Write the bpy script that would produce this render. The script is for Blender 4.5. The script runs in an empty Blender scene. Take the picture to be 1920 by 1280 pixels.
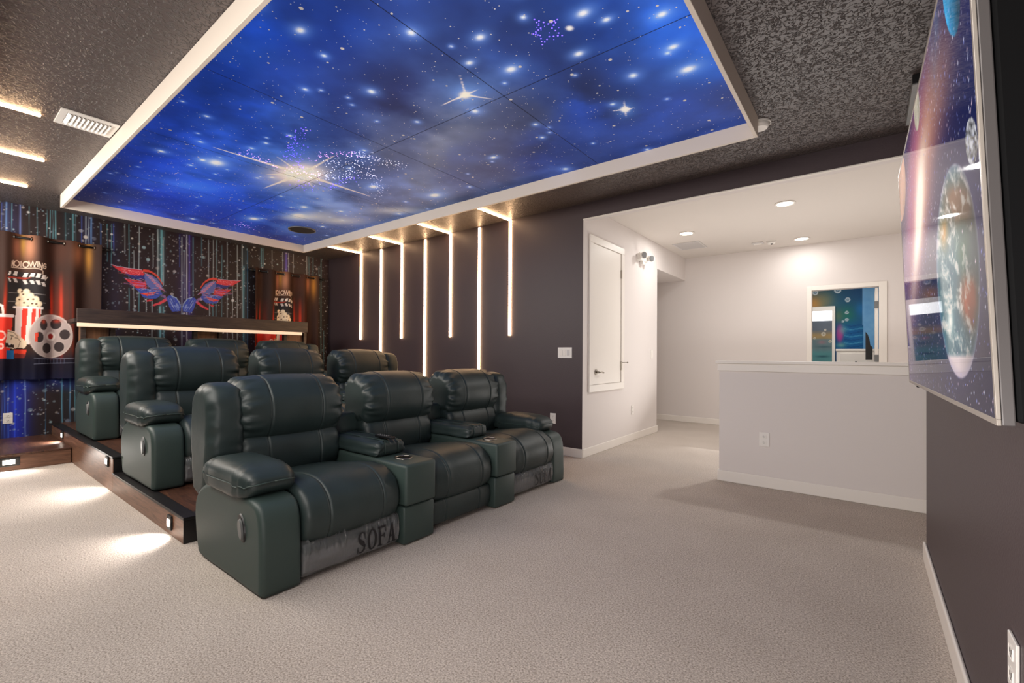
import bpy, bmesh, math, random
import numpy as np
from mathutils import Vector

random.seed(7)
rng = np.random.RandomState(11)
C = bpy.context.scene.collection
PI = math.pi

# ------------------------------------------------------------------ camera model (fitted to the photograph)
FOC, YAW, Y0, PITCH, ROLL, EYE = 859.804, 0.659057, 658.4535, 0.00800482, 0.00668368, 1.15
_c, _s = math.cos(YAW), math.sin(YAW)
_r, _f, _u = np.array([_c, _s, 0]), np.array([-_s, _c, 0]), np.array([0, 0, 1.0])
_F = math.cos(PITCH)*_f + math.sin(PITCH)*_u
_u2 = -math.sin(PITCH)*_f + math.cos(PITCH)*_u
R_ = math.cos(ROLL)*_r + math.sin(ROLL)*_u2
U_ = -math.sin(ROLL)*_r + math.cos(ROLL)*_u2
F_ = _F
EYEP = np.array([0, 0, EYE])

def at(ax, val, x, y):
    """point of the plane ax = val that the photo shows at pixel x, y"""
    d = F_ + (x-960)/FOC*R_ - (y-Y0)/FOC*U_
    i = 'XYZ'.index(ax)
    return EYEP + d*(val-EYEP[i])/d[i]

def photo_xy(P):
    q = np.asarray(P, float) - EYEP
    d = q @ F_
    return 960 + FOC*(q @ R_)/d, Y0 - FOC*(q @ U_)/d

# ------------------------------------------------------------------ room dimensions (metres)
ZC = 2.857                      # theater ceiling
YL = 4.552                      # wall with the light strips
XM = -7.764                     # mural wall
XT = 0.267                      # television wall
YTE = 3.517                     # where the television wall ends
XO = -2.526                     # white side wall of the hall
YH = 4.565                      # half wall
XH = -1.09
YB = 8.216                      # back wall of the hall
ZO = 2.686                      # underside of the header
YN = -0.42                      # near side wall, behind the camera
FX0, FX1, FY0, FY1, FZ = -6.916, -0.615, 0.914, 3.640, 2.712

# ------------------------------------------------------------------ materials
def lin(c):
    c = np.asarray(c, float)/255.0
    return np.where(c <= 0.04045, c/12.92, ((c+0.055)/1.055)**2.4)
def L4(c): return tuple(float(v) for v in lin(c)) + (1.0,)

def mat(name, col, rough=0.6, metal=0.0, spec=0.5, bump=None, var=None, emit=None, coat=0.0):
    m = bpy.data.materials.new(name); m.use_nodes = True
    nt = m.node_tree; b = nt.nodes['Principled BSDF']
    b.inputs['Base Color'].default_value = L4(col)
    b.inputs['Roughness'].default_value = rough
    b.inputs['Metallic'].default_value = metal
    b.inputs['Specular IOR Level'].default_value = spec
    b.inputs['Coat Weight'].default_value = coat
    tc = nt.nodes.new('ShaderNodeTexCoord')
    if var:                                     # (colour 2, scale, detail, lo, hi)
        n = nt.nodes.new('ShaderNodeTexNoise'); n.inputs['Scale'].default_value = var[1]; n.inputs['Detail'].default_value = var[2]
        nt.links.new(tc.outputs['Object'], n.inputs['Vector'])
        r = nt.nodes.new('ShaderNodeValToRGB')
        r.color_ramp.elements[0].position = var[3]; r.color_ramp.elements[1].position = var[4]
        r.color_ramp.elements[0].color = L4(var[0]); r.color_ramp.elements[1].color = L4(col)
        nt.links.new(n.outputs['Fac'], r.inputs['Fac']); nt.links.new(r.outputs['Color'], b.inputs['Base Color'])
    if bump:                                    # list of (scale, detail, strength, distance)
        prev = None
        for sc, det, st, dist in bump:
            n = nt.nodes.new('ShaderNodeTexNoise'); n.inputs['Scale'].default_value = sc; n.inputs['Detail'].default_value = det
            nt.links.new(tc.outputs['Object'], n.inputs['Vector'])
            bp = nt.nodes.new('ShaderNodeBump'); bp.inputs['Strength'].default_value = st; bp.inputs['Distance'].default_value = dist
            nt.links.new(n.outputs['Fac'], bp.inputs['Height'])
            if prev: nt.links.new(prev.outputs['Normal'], bp.inputs['Normal'])
            prev = bp
        nt.links.new(prev.outputs['Normal'], b.inputs['Normal'])
    if emit:
        b.inputs['Emission Color'].default_value = L4(emit[0]); b.inputs['Emission Strength'].default_value = emit[1]
    return m

def wood(name, dark, light, scale=(1, 14, 14), rough=0.45, rot=0):
    m = mat(name, light, rough)
    nt = m.node_tree; b = nt.nodes['Principled BSDF']
    tc = nt.nodes.new('ShaderNodeTexCoord'); mp = nt.nodes.new('ShaderNodeMapping'); mp.inputs['Scale'].default_value = scale
    n = nt.nodes.new('ShaderNodeTexNoise'); n.inputs['Scale'].default_value = 3.0; n.inputs['Detail'].default_value = 6; n.inputs['Distortion'].default_value = 0.8
    r = nt.nodes.new('ShaderNodeValToRGB'); r.color_ramp.elements[0].position = 0.32; r.color_ramp.elements[1].position = 0.68
    r.color_ramp.elements[0].color = L4(dark); r.color_ramp.elements[1].color = L4(light)
    nt.links.new(tc.outputs['Object'], mp.inputs['Vector']); nt.links.new(mp.outputs['Vector'], n.inputs['Vector'])
    nt.links.new(n.outputs['Fac'], r.inputs['Fac']); nt.links.new(r.outputs['Color'], b.inputs['Base Color'])
    return m

def painted(name, rough=0.6, spec=0.3, emit=0.0, coat=0.0, black_base=False):
    """colour read from the mesh's own colour attribute"""
    m = mat(name, (128, 128, 128), rough, spec=spec, coat=coat)
    nt = m.node_tree; b = nt.nodes['Principled BSDF']
    a = nt.nodes.new('ShaderNodeAttribute'); a.attribute_name = 'Paint'
    if black_base: b.inputs['IOR'].default_value = 1.09
    if black_base: b.inputs['Base Color'].default_value = (0.004, 0.004, 0.005, 1)
    else: nt.links.new(a.outputs['Color'], b.inputs['Base Color'])
    if emit:
        nt.links.new(a.outputs['Color'], b.inputs['Emission Color']); b.inputs['Emission Strength'].default_value = emit
    return m

def ceiling_material():
    m = mat('dark_knockdown_ceiling', (90, 80, 78), 0.42, spec=0.5)
    nt = m.node_tree; b = nt.nodes['Principled BSDF']
    tc = nt.nodes.new('ShaderNodeTexCoord')
    n = nt.nodes.new('ShaderNodeTexNoise'); n.inputs['Scale'].default_value = 36; n.inputs['Detail'].default_value = 5; n.inputs['Distortion'].default_value = 0.9
    r = nt.nodes.new('ShaderNodeValToRGB'); r.color_ramp.elements[0].position = 0.46; r.color_ramp.elements[1].position = 0.56
    bp = nt.nodes.new('ShaderNodeBump'); bp.inputs['Strength'].default_value = 1.0; bp.inputs['Distance'].default_value = 0.019
    nt.links.new(tc.outputs['Object'], n.inputs['Vector']); nt.links.new(n.outputs['Fac'], r.inputs['Fac'])
    nt.links.new(r.outputs['Color'], bp.inputs['Height']); nt.links.new(bp.outputs['Normal'], b.inputs['Normal'])
    return m

def carpet_material():
    m = mat('beige_carpet', (196, 181, 166), 0.95, spec=0.1)
    nt = m.node_tree; b = nt.nodes['Principled BSDF']
    tc = nt.nodes.new('ShaderNodeTexCoord')
    n1 = nt.nodes.new('ShaderNodeTexNoise'); n1.inputs['Scale'].default_value = 135; n1.inputs['Detail'].default_value = 5; n1.inputs['Roughness'].default_value = 0.75
    r1 = nt.nodes.new('ShaderNodeValToRGB'); r1.color_ramp.elements[0].position = 0.36; r1.color_ramp.elements[1].position = 0.60
    r1.color_ramp.elements[0].color = L4((144, 132, 121)); r1.color_ramp.elements[1].color = L4((226, 216, 206))
    n2 = nt.nodes.new('ShaderNodeTexNoise'); n2.inputs['Scale'].default_value = 2.2; n2.inputs['Detail'].default_value = 3
    r2 = nt.nodes.new('ShaderNodeValToRGB'); r2.color_ramp.elements[0].position = 0.35; r2.color_ramp.elements[1].position = 0.65
    r2.color_ramp.elements[0].color = (0.93, 0.925, 0.92, 1); r2.color_ramp.elements[1].color = (1, 1, 1, 1)
    mx = nt.nodes.new('ShaderNodeMix'); mx.data_type = 'RGBA'; mx.blend_type = 'MULTIPLY'; mx.inputs['Factor'].default_value = 1
    bp = nt.nodes.new('ShaderNodeBump'); bp.inputs['Strength'].default_value = 0.6; bp.inputs['Distance'].default_value = 0.008
    for n in (n1, n2): nt.links.new(tc.outputs['Object'], n.inputs['Vector'])
    nt.links.new(n1.outputs['Fac'], r1.inputs['Fac']); nt.links.new(n2.outputs['Fac'], r2.inputs['Fac'])
    nt.links.new(r1.outputs['Color'], mx.inputs[6]); nt.links.new(r2.outputs['Color'], mx.inputs[7])
    nt.links.new(mx.outputs[2], b.inputs['Base Color'])
    nt.links.new(n1.outputs['Fac'], bp.inputs['Height']); nt.links.new(bp.outputs['Normal'], b.inputs['Normal'])
    return m

def film_material():
    m = bpy.data.materials.new('clear_plastic_film'); m.use_nodes = True
    nt = m.node_tree; b = nt.nodes['Principled BSDF']
    b.inputs['Base Color'].default_value = L4((146, 146, 147)); b.inputs['Roughness'].default_value = 0.11
    b.inputs['Alpha'].default_value = 0.42
    b.inputs['Specular IOR Level'].default_value = 0.8
    tc = nt.nodes.new('ShaderNodeTexCoord'); mp = nt.nodes.new('ShaderNodeMapping'); mp.inputs['Scale'].default_value = (6, 60, 9)
    n = nt.nodes.new('ShaderNodeTexNoise'); n.inputs['Scale'].default_value = 1.0; n.inputs['Detail'].default_value = 3
    bp = nt.nodes.new('ShaderNodeBump'); bp.inputs['Strength'].default_value = 0.55; bp.inputs['Distance'].default_value = 0.02
    nt.links.new(tc.outputs['Object'], mp.inputs['Vector']); nt.links.new(mp.outputs['Vector'], n.inputs['Vector'])
    nt.links.new(n.outputs['Fac'], bp.inputs['Height']); nt.links.new(bp.outputs['Normal'], b.inputs['Normal'])
    sx = nt.nodes.new('ShaderNodeSeparateXYZ'); nt.links.new(tc.outputs['Object'], sx.inputs[0])
    ad = nt.nodes.new('ShaderNodeMath'); ad.operation = 'MULTIPLY_ADD'; ad.inputs[1].default_value = 0.06
    nt.links.new(n.outputs['Fac'], ad.inputs[0]); nt.links.new(sx.outputs['Z'], ad.inputs[2])
    rp = nt.nodes.new('ShaderNodeValToRGB'); rp.color_ramp.elements[0].position = 0.165; rp.color_ramp.elements[1].position = 0.185
    rp.color_ramp.elements[0].color = (0.55, 0.55, 0.55, 1); rp.color_ramp.elements[1].color = (0.26, 0.26, 0.26, 1)
    nt.links.new(ad.outputs[0], rp.inputs['Fac']); nt.links.new(rp.outputs['Color'], b.inputs['Alpha'])
    return m

M = {}
M['carpet'] = carpet_material()
M['ceiling'] = ceiling_material()
M['plum'] = mat('plum_wall_paint', (68, 56, 60), 0.45, spec=0.45, bump=[(150, 3, 0.22, 0.004)])
M['white'] = mat('white_wall_paint', (224, 217, 213), 0.7, spec=0.3, bump=[(140, 2, 0.08, 0.003)])
M['white_ceiling'] = mat('white_ceiling_paint', (216, 209, 202), 0.8, spec=0.2, bump=[(60, 3, 0.1, 0.004)])
M['trim'] = mat('white_trim_paint', (236, 230, 222), 0.4)
M['rail'] = mat('cream_rail_paint', (226, 214, 200), 0.5)
M['leather'] = mat('dark_green_leather', (42, 54, 53), 0.46, spec=0.5, bump=[(9, 3, 0.10, 0.02), (420, 2, 0.10, 0.001)], var=((36, 48, 47), 5, 2, 0.35, 0.65))
M['leather_flat'] = mat('dark_green_leather_panel', (51, 66, 62), 0.5, spec=0.5, bump=[(420, 2, 0.10, 0.001)])
M['lever'] = mat('grey_lever_plastic', (98, 100, 99), 0.35)
M['deep_black'] = mat('deep_black_plastic', (5, 5, 6), 0.7, spec=0.15)
M['under'] = mat('black_underside_cloth', (14, 14, 15), 0.9)
M['thread'] = mat('grey_green_thread', (88, 99, 94), 0.6)
M['film'] = film_material()
M['ink'] = mat('dark_print_ink', (17, 18, 22), 0.35)
M['black'] = mat('black_plastic', (13, 13, 15), 0.38)
M['matte_black'] = mat('matte_black_metal', (10, 10, 12), 0.6)
M['chrome'] = mat('brushed_nickel', (170, 163, 152), 0.28, metal=1.0)
M['silver'] = mat('silver_bezel', (92, 88, 87), 0.4, metal=0.3)
M['silver_light'] = mat('light_bezel_edge', (160, 152, 143), 0.35, metal=0.2)
M['grey_plastic'] = mat('grey_plastic', (112, 113, 113), 0.4)
M['plate'] = mat('white_plate_plastic', (236, 232, 226), 0.35)
M['slot'] = mat('dark_slot', (60, 57, 54), 0.6)
M['grey_white'] = mat('off_white_metal', (208, 204, 202), 0.5)
M['strip'] = mat('warm_led_diffuser', (255, 244, 225), 0.5, emit=((255, 206, 156), 24.0))
M['strip_dim'] = mat('cream_led_diffuser', (214, 194, 168), 0.5, emit=((255, 222, 186), 0.62))
M['step_led'] = mat('white_step_led', (255, 255, 255), 0.5, emit=((255, 240, 225), 10.0))
M['can'] = mat('white_downlight_lens', (255, 255, 255), 0.5, emit=((255, 246, 232), 9.0))
M['laminate'] = wood('brown_wood_laminate', (94, 66, 52), (136, 99, 78), (2, 2, 26), 0.38)
M['deck'] = wood('red_brown_deck_boards', (52, 33, 26), (92, 60, 44), (3, 26, 3), 0.35)
M['nosing'] = mat('black_rubber_nosing', (22, 20, 21), 0.4)
M['bar_wood'] = wood('dark_walnut_bar', (36, 28, 26), (66, 52, 45), (14, 1.5, 18), 0.45)
M['panel_wood'] = wood('warm_wood_panel', (104, 70, 48), (140, 98, 68), (9, 9, 1), 0.5)
M['speaker_cloth'] = mat('dark_speaker_grille', (40, 41, 46), 0.8, bump=[(900, 1, 0.3, 0.001)])
M['mural'] = painted('drip_and_splatter_mural', 0.5, 0.35)
M['galaxy'] = painted('printed_galaxy_panel', 0.6, 0.2, emit=0.28)  # faint emission added to the print to make up for weak light there
M['star'] = mat('white_printed_star', (235, 232, 228), 0.7)
M['fibre_white'] = mat('white_fibre_star', (255, 255, 255), 0.5, emit=((235, 235, 255), 1.6))
M['fibre_purple'] = mat('violet_fibre_star', (120, 90, 255), 0.5, emit=((126, 96, 255), 2.2))
M['fibre_pink'] = mat('pink_fibre_star', (255, 190, 235), 0.5, emit=((240, 180, 255), 1.8))
M['seam'] = mat('dark_panel_seam', (20, 26, 44), 0.8)
M['curtain'] = painted('printed_blackout_curtain', 0.7, 0.15)
M['screen'] = painted('lit_tv_screen', 0.025, 0.5, emit=0.9, black_base=True)
M['ocean'] = painted('printed_ocean_mural', 0.6, 0.2)
M['window'] = mat('bright_window_light', (255, 255, 255), 0.5, emit=((250, 252, 255), 1.4))

# ------------------------------------------------------------------ object helpers
ORG = {}
def tag(o, label=None, cat=None, group=None, kind=None):
    if label: o['label'] = label
    if cat: o['category'] = cat
    if group: o['group'] = group
    if kind: o['kind'] = kind
    return o
def thing(name, label, cat, loc=(0, 0, 0), group=None, kind=None):
    o = bpy.data.objects.new(name, None); C.objects.link(o)
    o.location = loc; o.empty_display_size = 0.1
    ORG[o] = Vector(loc)
    return tag(o, label, cat, group, kind)
def link(name, me, parent=None):
    o = bpy.data.objects.new(name, me); C.objects.link(o)
    if parent is not None:
        o.parent = parent; org = ORG[parent]
        me.transform(__import__('mathutils').Matrix.Translation(-org))
        ORG[o] = org
    else: ORG[o] = Vector((0, 0, 0))
    return o
def recentre(o):
    """move a single-mesh thing's origin to its base"""
    me = o.data; vs = [v.co for v in me.vertices]
    c = Vector(((min(v.x for v in vs)+max(v.x for v in vs))/2, (min(v.y for v in vs)+max(v.y for v in vs))/2, min(v.z for v in vs)))
    me.transform(__import__('mathutils').Matrix.Translation(-c)); o.location = c; ORG[o] = c.copy()
    return o
def obj(name, bm, m, parent=None, smooth=False, label=None, cat=None, group=None, kind=None):
    bmesh.ops.recalc_face_normals(bm, faces=bm.faces[:])
    me = bpy.data.meshes.new(name); bm.to_mesh(me); bm.free()
    for mm in (m if isinstance(m, (list, tuple)) else [m]): me.materials.append(mm)
    if smooth:
        for p in me.polygons: p.use_smooth = len(p.vertices) < 12
    o = link(name, me, parent)
    return tag(o, label, cat, group, kind)
def BM(): return bmesh.new()
def box(bm, x0, x1, y0, y1, z0, z1, bev=0.0, seg=2, mi=0):
    vs = [bm.verts.new((x, y, z)) for x in (x0, x1) for y in (y0, y1) for z in (z0, z1)]
    fs = [bm.faces.new([vs[i] for i in q]) for q in ((0, 1, 3, 2), (4, 6, 7, 5), (0, 4, 5, 1), (2, 3, 7, 6), (0, 2, 6, 4), (1, 5, 7, 3))]
    for f in fs: f.material_index = mi
    if bev:
        es = list({e for f in fs for e in f.edges})
        bmesh.ops.bevel(bm, geom=es, offset=bev, segments=seg, affect='EDGES', profile=0.5)
    return bm
def cyl(bm, p0, p1, r0, r1=None, n=20, cap=True, mi=0):
    r1 = r0 if r1 is None else r1
    p0, p1 = Vector(p0), Vector(p1); d = (p1-p0).normalized()
    a = d.orthogonal().normalized(); b = d.cross(a)
    A, B = [], []
    for i in range(n):
        t = 2*PI*i/n; v = a*math.cos(t)+b*math.sin(t)
        A.append(bm.verts.new(p0+v*r0)); B.append(bm.verts.new(p1+v*r1))
    fs = [bm.faces.new((A[i], A[(i+1) % n], B[(i+1) % n], B[i])) for i in range(n)]
    if cap: fs += [bm.faces.new(A[::-1]), bm.faces.new(B)]
    for f in fs: f.material_index = mi
    return bm
def ring(bm, c, axis, r_out, r_in, h, n=28):
    c = Vector(c); d = Vector(axis).normalized(); a = d.orthogonal().normalized(); b = d.cross(a)
    P = []
    for i in range(n):
        t = 2*PI*i/n; v = a*math.cos(t)+b*math.sin(t)
        P.append([bm.verts.new(c+v*r_out), bm.verts.new(c+v*r_out+d*h), bm.verts.new(c+v*r_in+d*h), bm.verts.new(c+v*r_in)])
    for i in range(n):
        p, q = P[i], P[(i+1) % n]
        for k in range(4): bm.faces.new((p[k], q[k], q[(k+1) % 4], p[(k+1) % 4]))
    return bm
def tube(bm, pts, r, n=10):
    pts = [Vector(p) for p in pts]; prev = None
    for i, p in enumerate(pts):
        d = (pts[min(i+1, len(pts)-1)]-pts[max(i-1, 0)]).normalized()
        a = d.orthogonal().normalized(); b = d.cross(a)
        cur = [bm.verts.new(p+(a*math.cos(2*PI*k/n)+b*math.sin(2*PI*k/n))*r) for k in range(n)]
        if prev:
            best = min(range(n), key=lambda s: (cur[s].co-prev[0].co).length)
            cur = cur[best:]+cur[:best]
            for k in range(n): bm.faces.new((prev[k], prev[(k+1) % n], cur[(k+1) % n], cur[k]))
        else: bm.faces.new(cur[::-1])
        prev = cur
    bm.faces.new(prev)
    return bm
def ball(bm, c, rx, ry, rz, n=16):
    res = bmesh.ops.create_uvsphere(bm, u_segments=n, v_segments=max(6, n//2), radius=1)
    for v in res['verts']: v.co = Vector((v.co.x*rx+c[0], v.co.y*ry+c[1], v.co.z*rz+c[2]))
    return bm

def spline(pts, n):
    """closed Catmull-Rom through pts, n points at equal arc length"""
    P = np.array(pts, float); k = len(P); out = []
    for i in range(k):
        p0, p1, p2, p3 = P[i-1], P[i], P[(i+1) % k], P[(i+2) % k]
        for t in np.linspace(0, 1, 16, endpoint=False):
            out.append(0.5*((2*p1)+(-p0+p2)*t+(2*p0-5*p1+4*p2-p3)*t*t+(-p0+3*p1-3*p2+p3)*t**3))
    out = np.array(out); nx = np.roll(out, -1, 0)
    s = np.concatenate([[0], np.cumsum(np.linalg.norm(nx-out, axis=1))])
    q = np.linspace(0, s[-1], n, endpoint=False); ext = np.vstack([out, out[:1]])
    return np.stack([np.interp(q, s, ext[:, 0]), np.interp(q, s, ext[:, 1])], 1)

def loft(prof, a0, a1, r=0.03, seams=(), bulge=0.0, wr=0.0, wk=9, zone=0.05, n=64, axis='y', seed=0, step=0.035, seam_d=0.0055, ends=(1, 1), mid_wr=0.0, folds=None):
    """sweep a closed profile along an axis: rounded ends, gathers near the ends, stitched grooves. profile = (x, z) for y, (y, z) for x, (x, y) for z"""
    rs = np.random.RandomState(seed)
    P = spline(prof, n)
    T = np.roll(P, -1, 0)-np.roll(P, 1, 0); T /= np.linalg.norm(T, axis=1)[:, None]+1e-9
    N = np.stack([T[:, 1], -T[:, 0]], 1)
    area = 0.5*np.sum(P[:, 0]*np.roll(P[:, 1], -1)-np.roll(P[:, 0], -1)*P[:, 1])
    if area < 0: N = -N
    pos = set()
    for k in range(7):
        d = r*(1-math.cos(k/6*PI/2)); pos.add(round(a0+d, 5)); pos.add(round(a1-d, 5))
    a = a0+r
    cnt = max(2, int((a1-a0-2*r)/step))
    for k in range(1, cnt): pos.add(round(a0+r+(a1-a0-2*r)*k/cnt, 5))
    for s in seams:
        for d in (-0.022, -0.013, -0.007, -0.003, 0, 0.003, 0.007, 0.013, 0.022): pos.add(round(s+d, 5))
    pos = sorted(pos)
    t = np.arange(n)/n*2*PI
    ph = rs.rand(8)*2*PI
    rings = []
    for p in pos:
        s0, s1 = p-a0, a1-p
        d = np.zeros(n)
        for s, on in ((s0, ends[0]), (s1, ends[1])):
            if on and s < r: d -= (r-math.sqrt(max(0, r*r-(r-s)**2)))
        if bulge: d += bulge*(1-((p-(a0+a1)/2)/((a1-a0)/2))**2)
        if wr:
            for s, o, on in ((s0, 0, ends[0]), (s1, 4, ends[1])):
                if not on: continue
                w = math.exp(-(s/zone)**2*0.5)*min(1.0, s/(0.35*r)+0.3)
                wave = np.sin(wk*t+ph[o]+s*14)+0.6*np.sin((wk*1.7)//1*t+ph[o+1]-s*22)+0.4*np.sin((wk*2.3)//1*t+ph[o+2])
                d += wr*w*(wave-0.8)*0.6
        if mid_wr: d += mid_wr*(np.sin(3*t+p*31+ph[3])+np.sin(5*t-p*23+ph[7]))
        if folds:
            zc, amp, ridges = folds
            mk = 1/(1+np.exp(-(P[:, 1]-zc)/0.009))
            for rp, rw, rh in ridges: d += amp*rh*mk*math.exp(-((p-rp)/rw)**2)
        for sm in seams:
            d += -seam_d*math.exp(-((p-sm)/0.0045)**2)+0.35*seam_d*math.exp(-((abs(p-sm)-0.014)/0.008)**2)
        rings.append(P+N*d[:, None])
    bm = BM(); V = []
    for p, rg in zip(pos, rings):
        if axis == 'y': V.append([bm.verts.new((q[0], p, q[1])) for q in rg])
        elif axis == 'x': V.append([bm.verts.new((p, q[0], q[1])) for q in rg])
        else: V.append([bm.verts.new((q[0], q[1], p)) for q in rg])
    for i in range(len(V)-1):
        for k in range(n): bm.faces.new((V[i][k], V[i][(k+1) % n], V[i+1][(k+1) % n], V[i+1][k]))
    for rg in (V[0], V[-1]):
        bm.faces.new(rg)
    return bm

def superbox(c, h, e=(0.35, 0.35), nu=40, nv=22, f=None):
    """soft pillow: superellipsoid with half sizes h and exponents e"""
    sp = lambda v, p: math.copysign(abs(v)**p, v)
    bm = BM(); rows = []
    for i in range(nv+1):
        ph = -PI/2+PI*i/nv; row = []
        for k in range(nu):
            th = 2*PI*k/nu
            x = sp(math.cos(ph), e[0])*sp(math.cos(th), e[1]); y = sp(math.cos(ph), e[0])*sp(math.sin(th), e[1]); z = sp(math.sin(ph), e[0])
            p = Vector((x*h[0], y*h[1], z*h[2]))
            if f: p = f(p, x, y, z)
            row.append(bm.verts.new(p+Vector(c)))
        rows.append(row)
    for i in range(nv):
        for k in range(nu): bm.faces.new((rows[i][k], rows[i][(k+1) % nu], rows[i+1][(k+1) % nu], rows[i+1][k]))
    bmesh.ops.remove_doubles(bm, verts=bm.verts[:], dist=1e-5)
    return bm

# ------------------------------------------------------------------ painting on dense meshes
class Canvas:
    """grid of surface points with an sRGB colour each; x, y are layout coordinates of the artwork"""
    def __init__(self, x, y, base): self.x, self.y = x, y; self.c = np.tile(np.array(base, float), (len(x), 1))
    def mix(self, idx, a, col): a = np.asarray(a)[:, None]; self.c[idx] = self.c[idx]*(1-a)+np.array(col, float)*a
    def add(self, idx, a, col): self.c[idx] = np.clip(self.c[idx]+np.asarray(a)[:, None]*np.array(col, float), 0, 255)
    def near(self, x0, x1, y0, y1): return np.where((self.x > x0) & (self.x < x1) & (self.y > y0) & (self.y < y1))[0]
    def glow(self, cx, cy, rx, ry, col, a=1.0, p=1.0, add=False):
        i = self.near(cx-3*rx, cx+3*rx, cy-3*ry, cy+3*ry)
        if not len(i): return
        g = a*np.exp(-(((self.x[i]-cx)/rx)**2+((self.y[i]-cy)/ry)**2)**p)
        (self.add if add else self.mix)(i, g, col)
    def disc(self, cx, cy, rx, ry, col, a=1.0, soft=0.15):
        i = self.near(cx-1.2*rx, cx+1.2*rx, cy-1.2*ry, cy+1.2*ry)
        if not len(i): return
        q = np.sqrt(((self.x[i]-cx)/rx)**2+((self.y[i]-cy)/ry)**2)
        self.mix(i, a*np.clip((1-q)/soft+0.5, 0, 1), col)
    def line(self, pts, w, col, a=1.0, w1=None, add=False):
        w1 = w if w1 is None else w1; m = max(w, w1)+1.5
        for k in range(len(pts)-1):
            (xa, ya), (xb, yb) = pts[k], pts[k+1]
            i = self.near(min(xa, xb)-m, max(xa, xb)+m, min(ya, yb)-m, max(ya, yb)+m)
            if not len(i): continue
            dx, dy = xb-xa, yb-ya; L = dx*dx+dy*dy+1e-9
            t = np.clip(((self.x[i]-xa)*dx+(self.y[i]-ya)*dy)/L, 0, 1)
            d = np.hypot(self.x[i]-xa-t*dx, self.y[i]-ya-t*dy)
            tt = (k+t)/(len(pts)-1); ww = w+(w1-w)*tt
            (self.add if add else self.mix)(i, a*np.clip((ww/2-d)/0.7+0.5, 0, 1), col)
    def poly(self, pts, col, a=1.0):
        P = np.array(pts, float)
        i = self.near(P[:, 0].min(), P[:, 0].max(), P[:, 1].min(), P[:, 1].max())
        if not len(i): return
        X, Y = self.x[i], self.y[i]; ins = np.zeros(len(i), bool)
        for k in range(len(P)):
            x0, y0 = P[k-1]; x1, y1 = P[k]
            if y0 == y1: continue
            cr = ((y0 > Y) != (y1 > Y)) & (X < (x1-x0)*(Y-y0)/(y1-y0)+x0)
            ins ^= cr
        self.mix(i[ins], np.full(ins.sum(), a), col)

def smooth_noise(u, v, s, seed):
    """value noise on scattered points"""
    rs = np.random.RandomState(seed); G = rs.rand(256, 256)
    def one(x, y):
        xi, yi = np.floor(x).astype(int), np.floor(y).astype(int); fx, fy = x-xi, y-yi
        fx, fy = fx*fx*(3-2*fx), fy*fy*(3-2*fy)
        g = lambda a, b: G[a % 256, b % 256]
        return (g(xi, yi)*(1-fx)+g(xi+1, yi)*fx)*(1-fy)+(g(xi, yi+1)*(1-fx)+g(xi+1, yi+1)*fx)*fy
    out = 0; amp = 0.5
    for k in range(5): out = out+amp*one(u*s*2**k+k*17, v*s*2**k+k*31); amp *= 0.5
    return out

def grid_mesh(name, P, nu, nv, rgb, m, extra=None):
    """P: (nu*nv, 3) points, rgb: sRGB colours; extra: (verts, faces, material index, colour) polygons joined to the same mesh"""
    verts = P; faces = []
    iu, iv = np.meshgrid(np.arange(nu-1), np.arange(nv-1), indexing='ij')
    a = (iu*nv+iv).ravel(); q = np.stack([a, a+nv, a+nv+1, a+1], 1)
    nq = len(q)
    loops = q.ravel().tolist(); starts = (np.arange(nq)*4).tolist(); totals = [4]*nq
    mi = [0]*nq; V = [verts]; cols = [rgb]; base = len(P)
    if extra:
        for ev, idx, col in extra:
            k = len(ev); V.append(np.array(ev, float)); cols.append(np.tile(np.array(col, float), (k, 1)))
            starts.append(len(loops)); loops += list(range(base, base+k)); totals.append(k); mi.append(idx); base += k
    V = np.vstack(V); cols = np.vstack(cols)
    me = bpy.data.meshes.new(name)
    me.vertices.add(len(V)); me.vertices.foreach_set('co', V.astype(np.float32).ravel())
    me.loops.add(len(loops)); me.loops.foreach_set('vertex_index', np.array(loops, np.int32))
    me.polygons.add(len(starts)); me.polygons.foreach_set('loop_start', np.array(starts, np.int32)); me.polygons.foreach_set('loop_total', np.array(totals, np.int32))
    me.polygons.foreach_set('material_index', np.array(mi, np.int32))
    at_ = me.color_attributes.new('Paint', 'FLOAT_COLOR', 'POINT')
    L = np.concatenate([lin(np.clip(cols, 0, 255)), np.ones((len(cols), 1))], 1)
    at_.data.foreach_set('color', L.astype(np.float32).ravel())
    for mm in (m if isinstance(m, (list, tuple)) else [m]): me.materials.append(mm)
    me.update(calc_edges=True)
    return me
def UV(u0, u1, nu, v0, v1, nv):
    u, v = np.meshgrid(np.linspace(u0, u1, nu), np.linspace(v0, v1, nv), indexing='ij')
    return u.ravel(), v.ravel()

# ================================================================== THE SETTING
def st(name, bm, m, label, cat, smooth=False): return obj(name, bm, m, None, smooth, label, cat, None, 'structure')
XR = 2.2                                           # far right end of the hall (out of sight)
st('floor', box(BM(), XM-0.1, XR, YN-0.1, YB, -0.06, 0), M['carpet'], 'beige speckled carpet covering the whole floor', 'floor')
st('ceiling_theater', box(BM(), XM-0.1, XT+0.12, YN-0.1, YL+0.06, ZC, ZC+0.1), M['ceiling'], 'dark textured ceiling around the star panel', 'ceiling')
st('ceiling_hall', box(BM(), XO-1.6, XR, YL+0.06, YB+0.1, ZC, ZC+0.1), M['white_ceiling'], 'plain white ceiling of the bright hall', 'ceiling')
st('ceiling_corridor', box(BM(), XT+0.12, XR, YTE-0.6, YL+0.06, ZC, ZC+0.1), M['white_ceiling'], 'white ceiling beyond the end of the television wall', 'ceiling')
b = box(BM(), XM-0.1, XO, YL, YL+0.004, 0, ZC)
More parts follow.
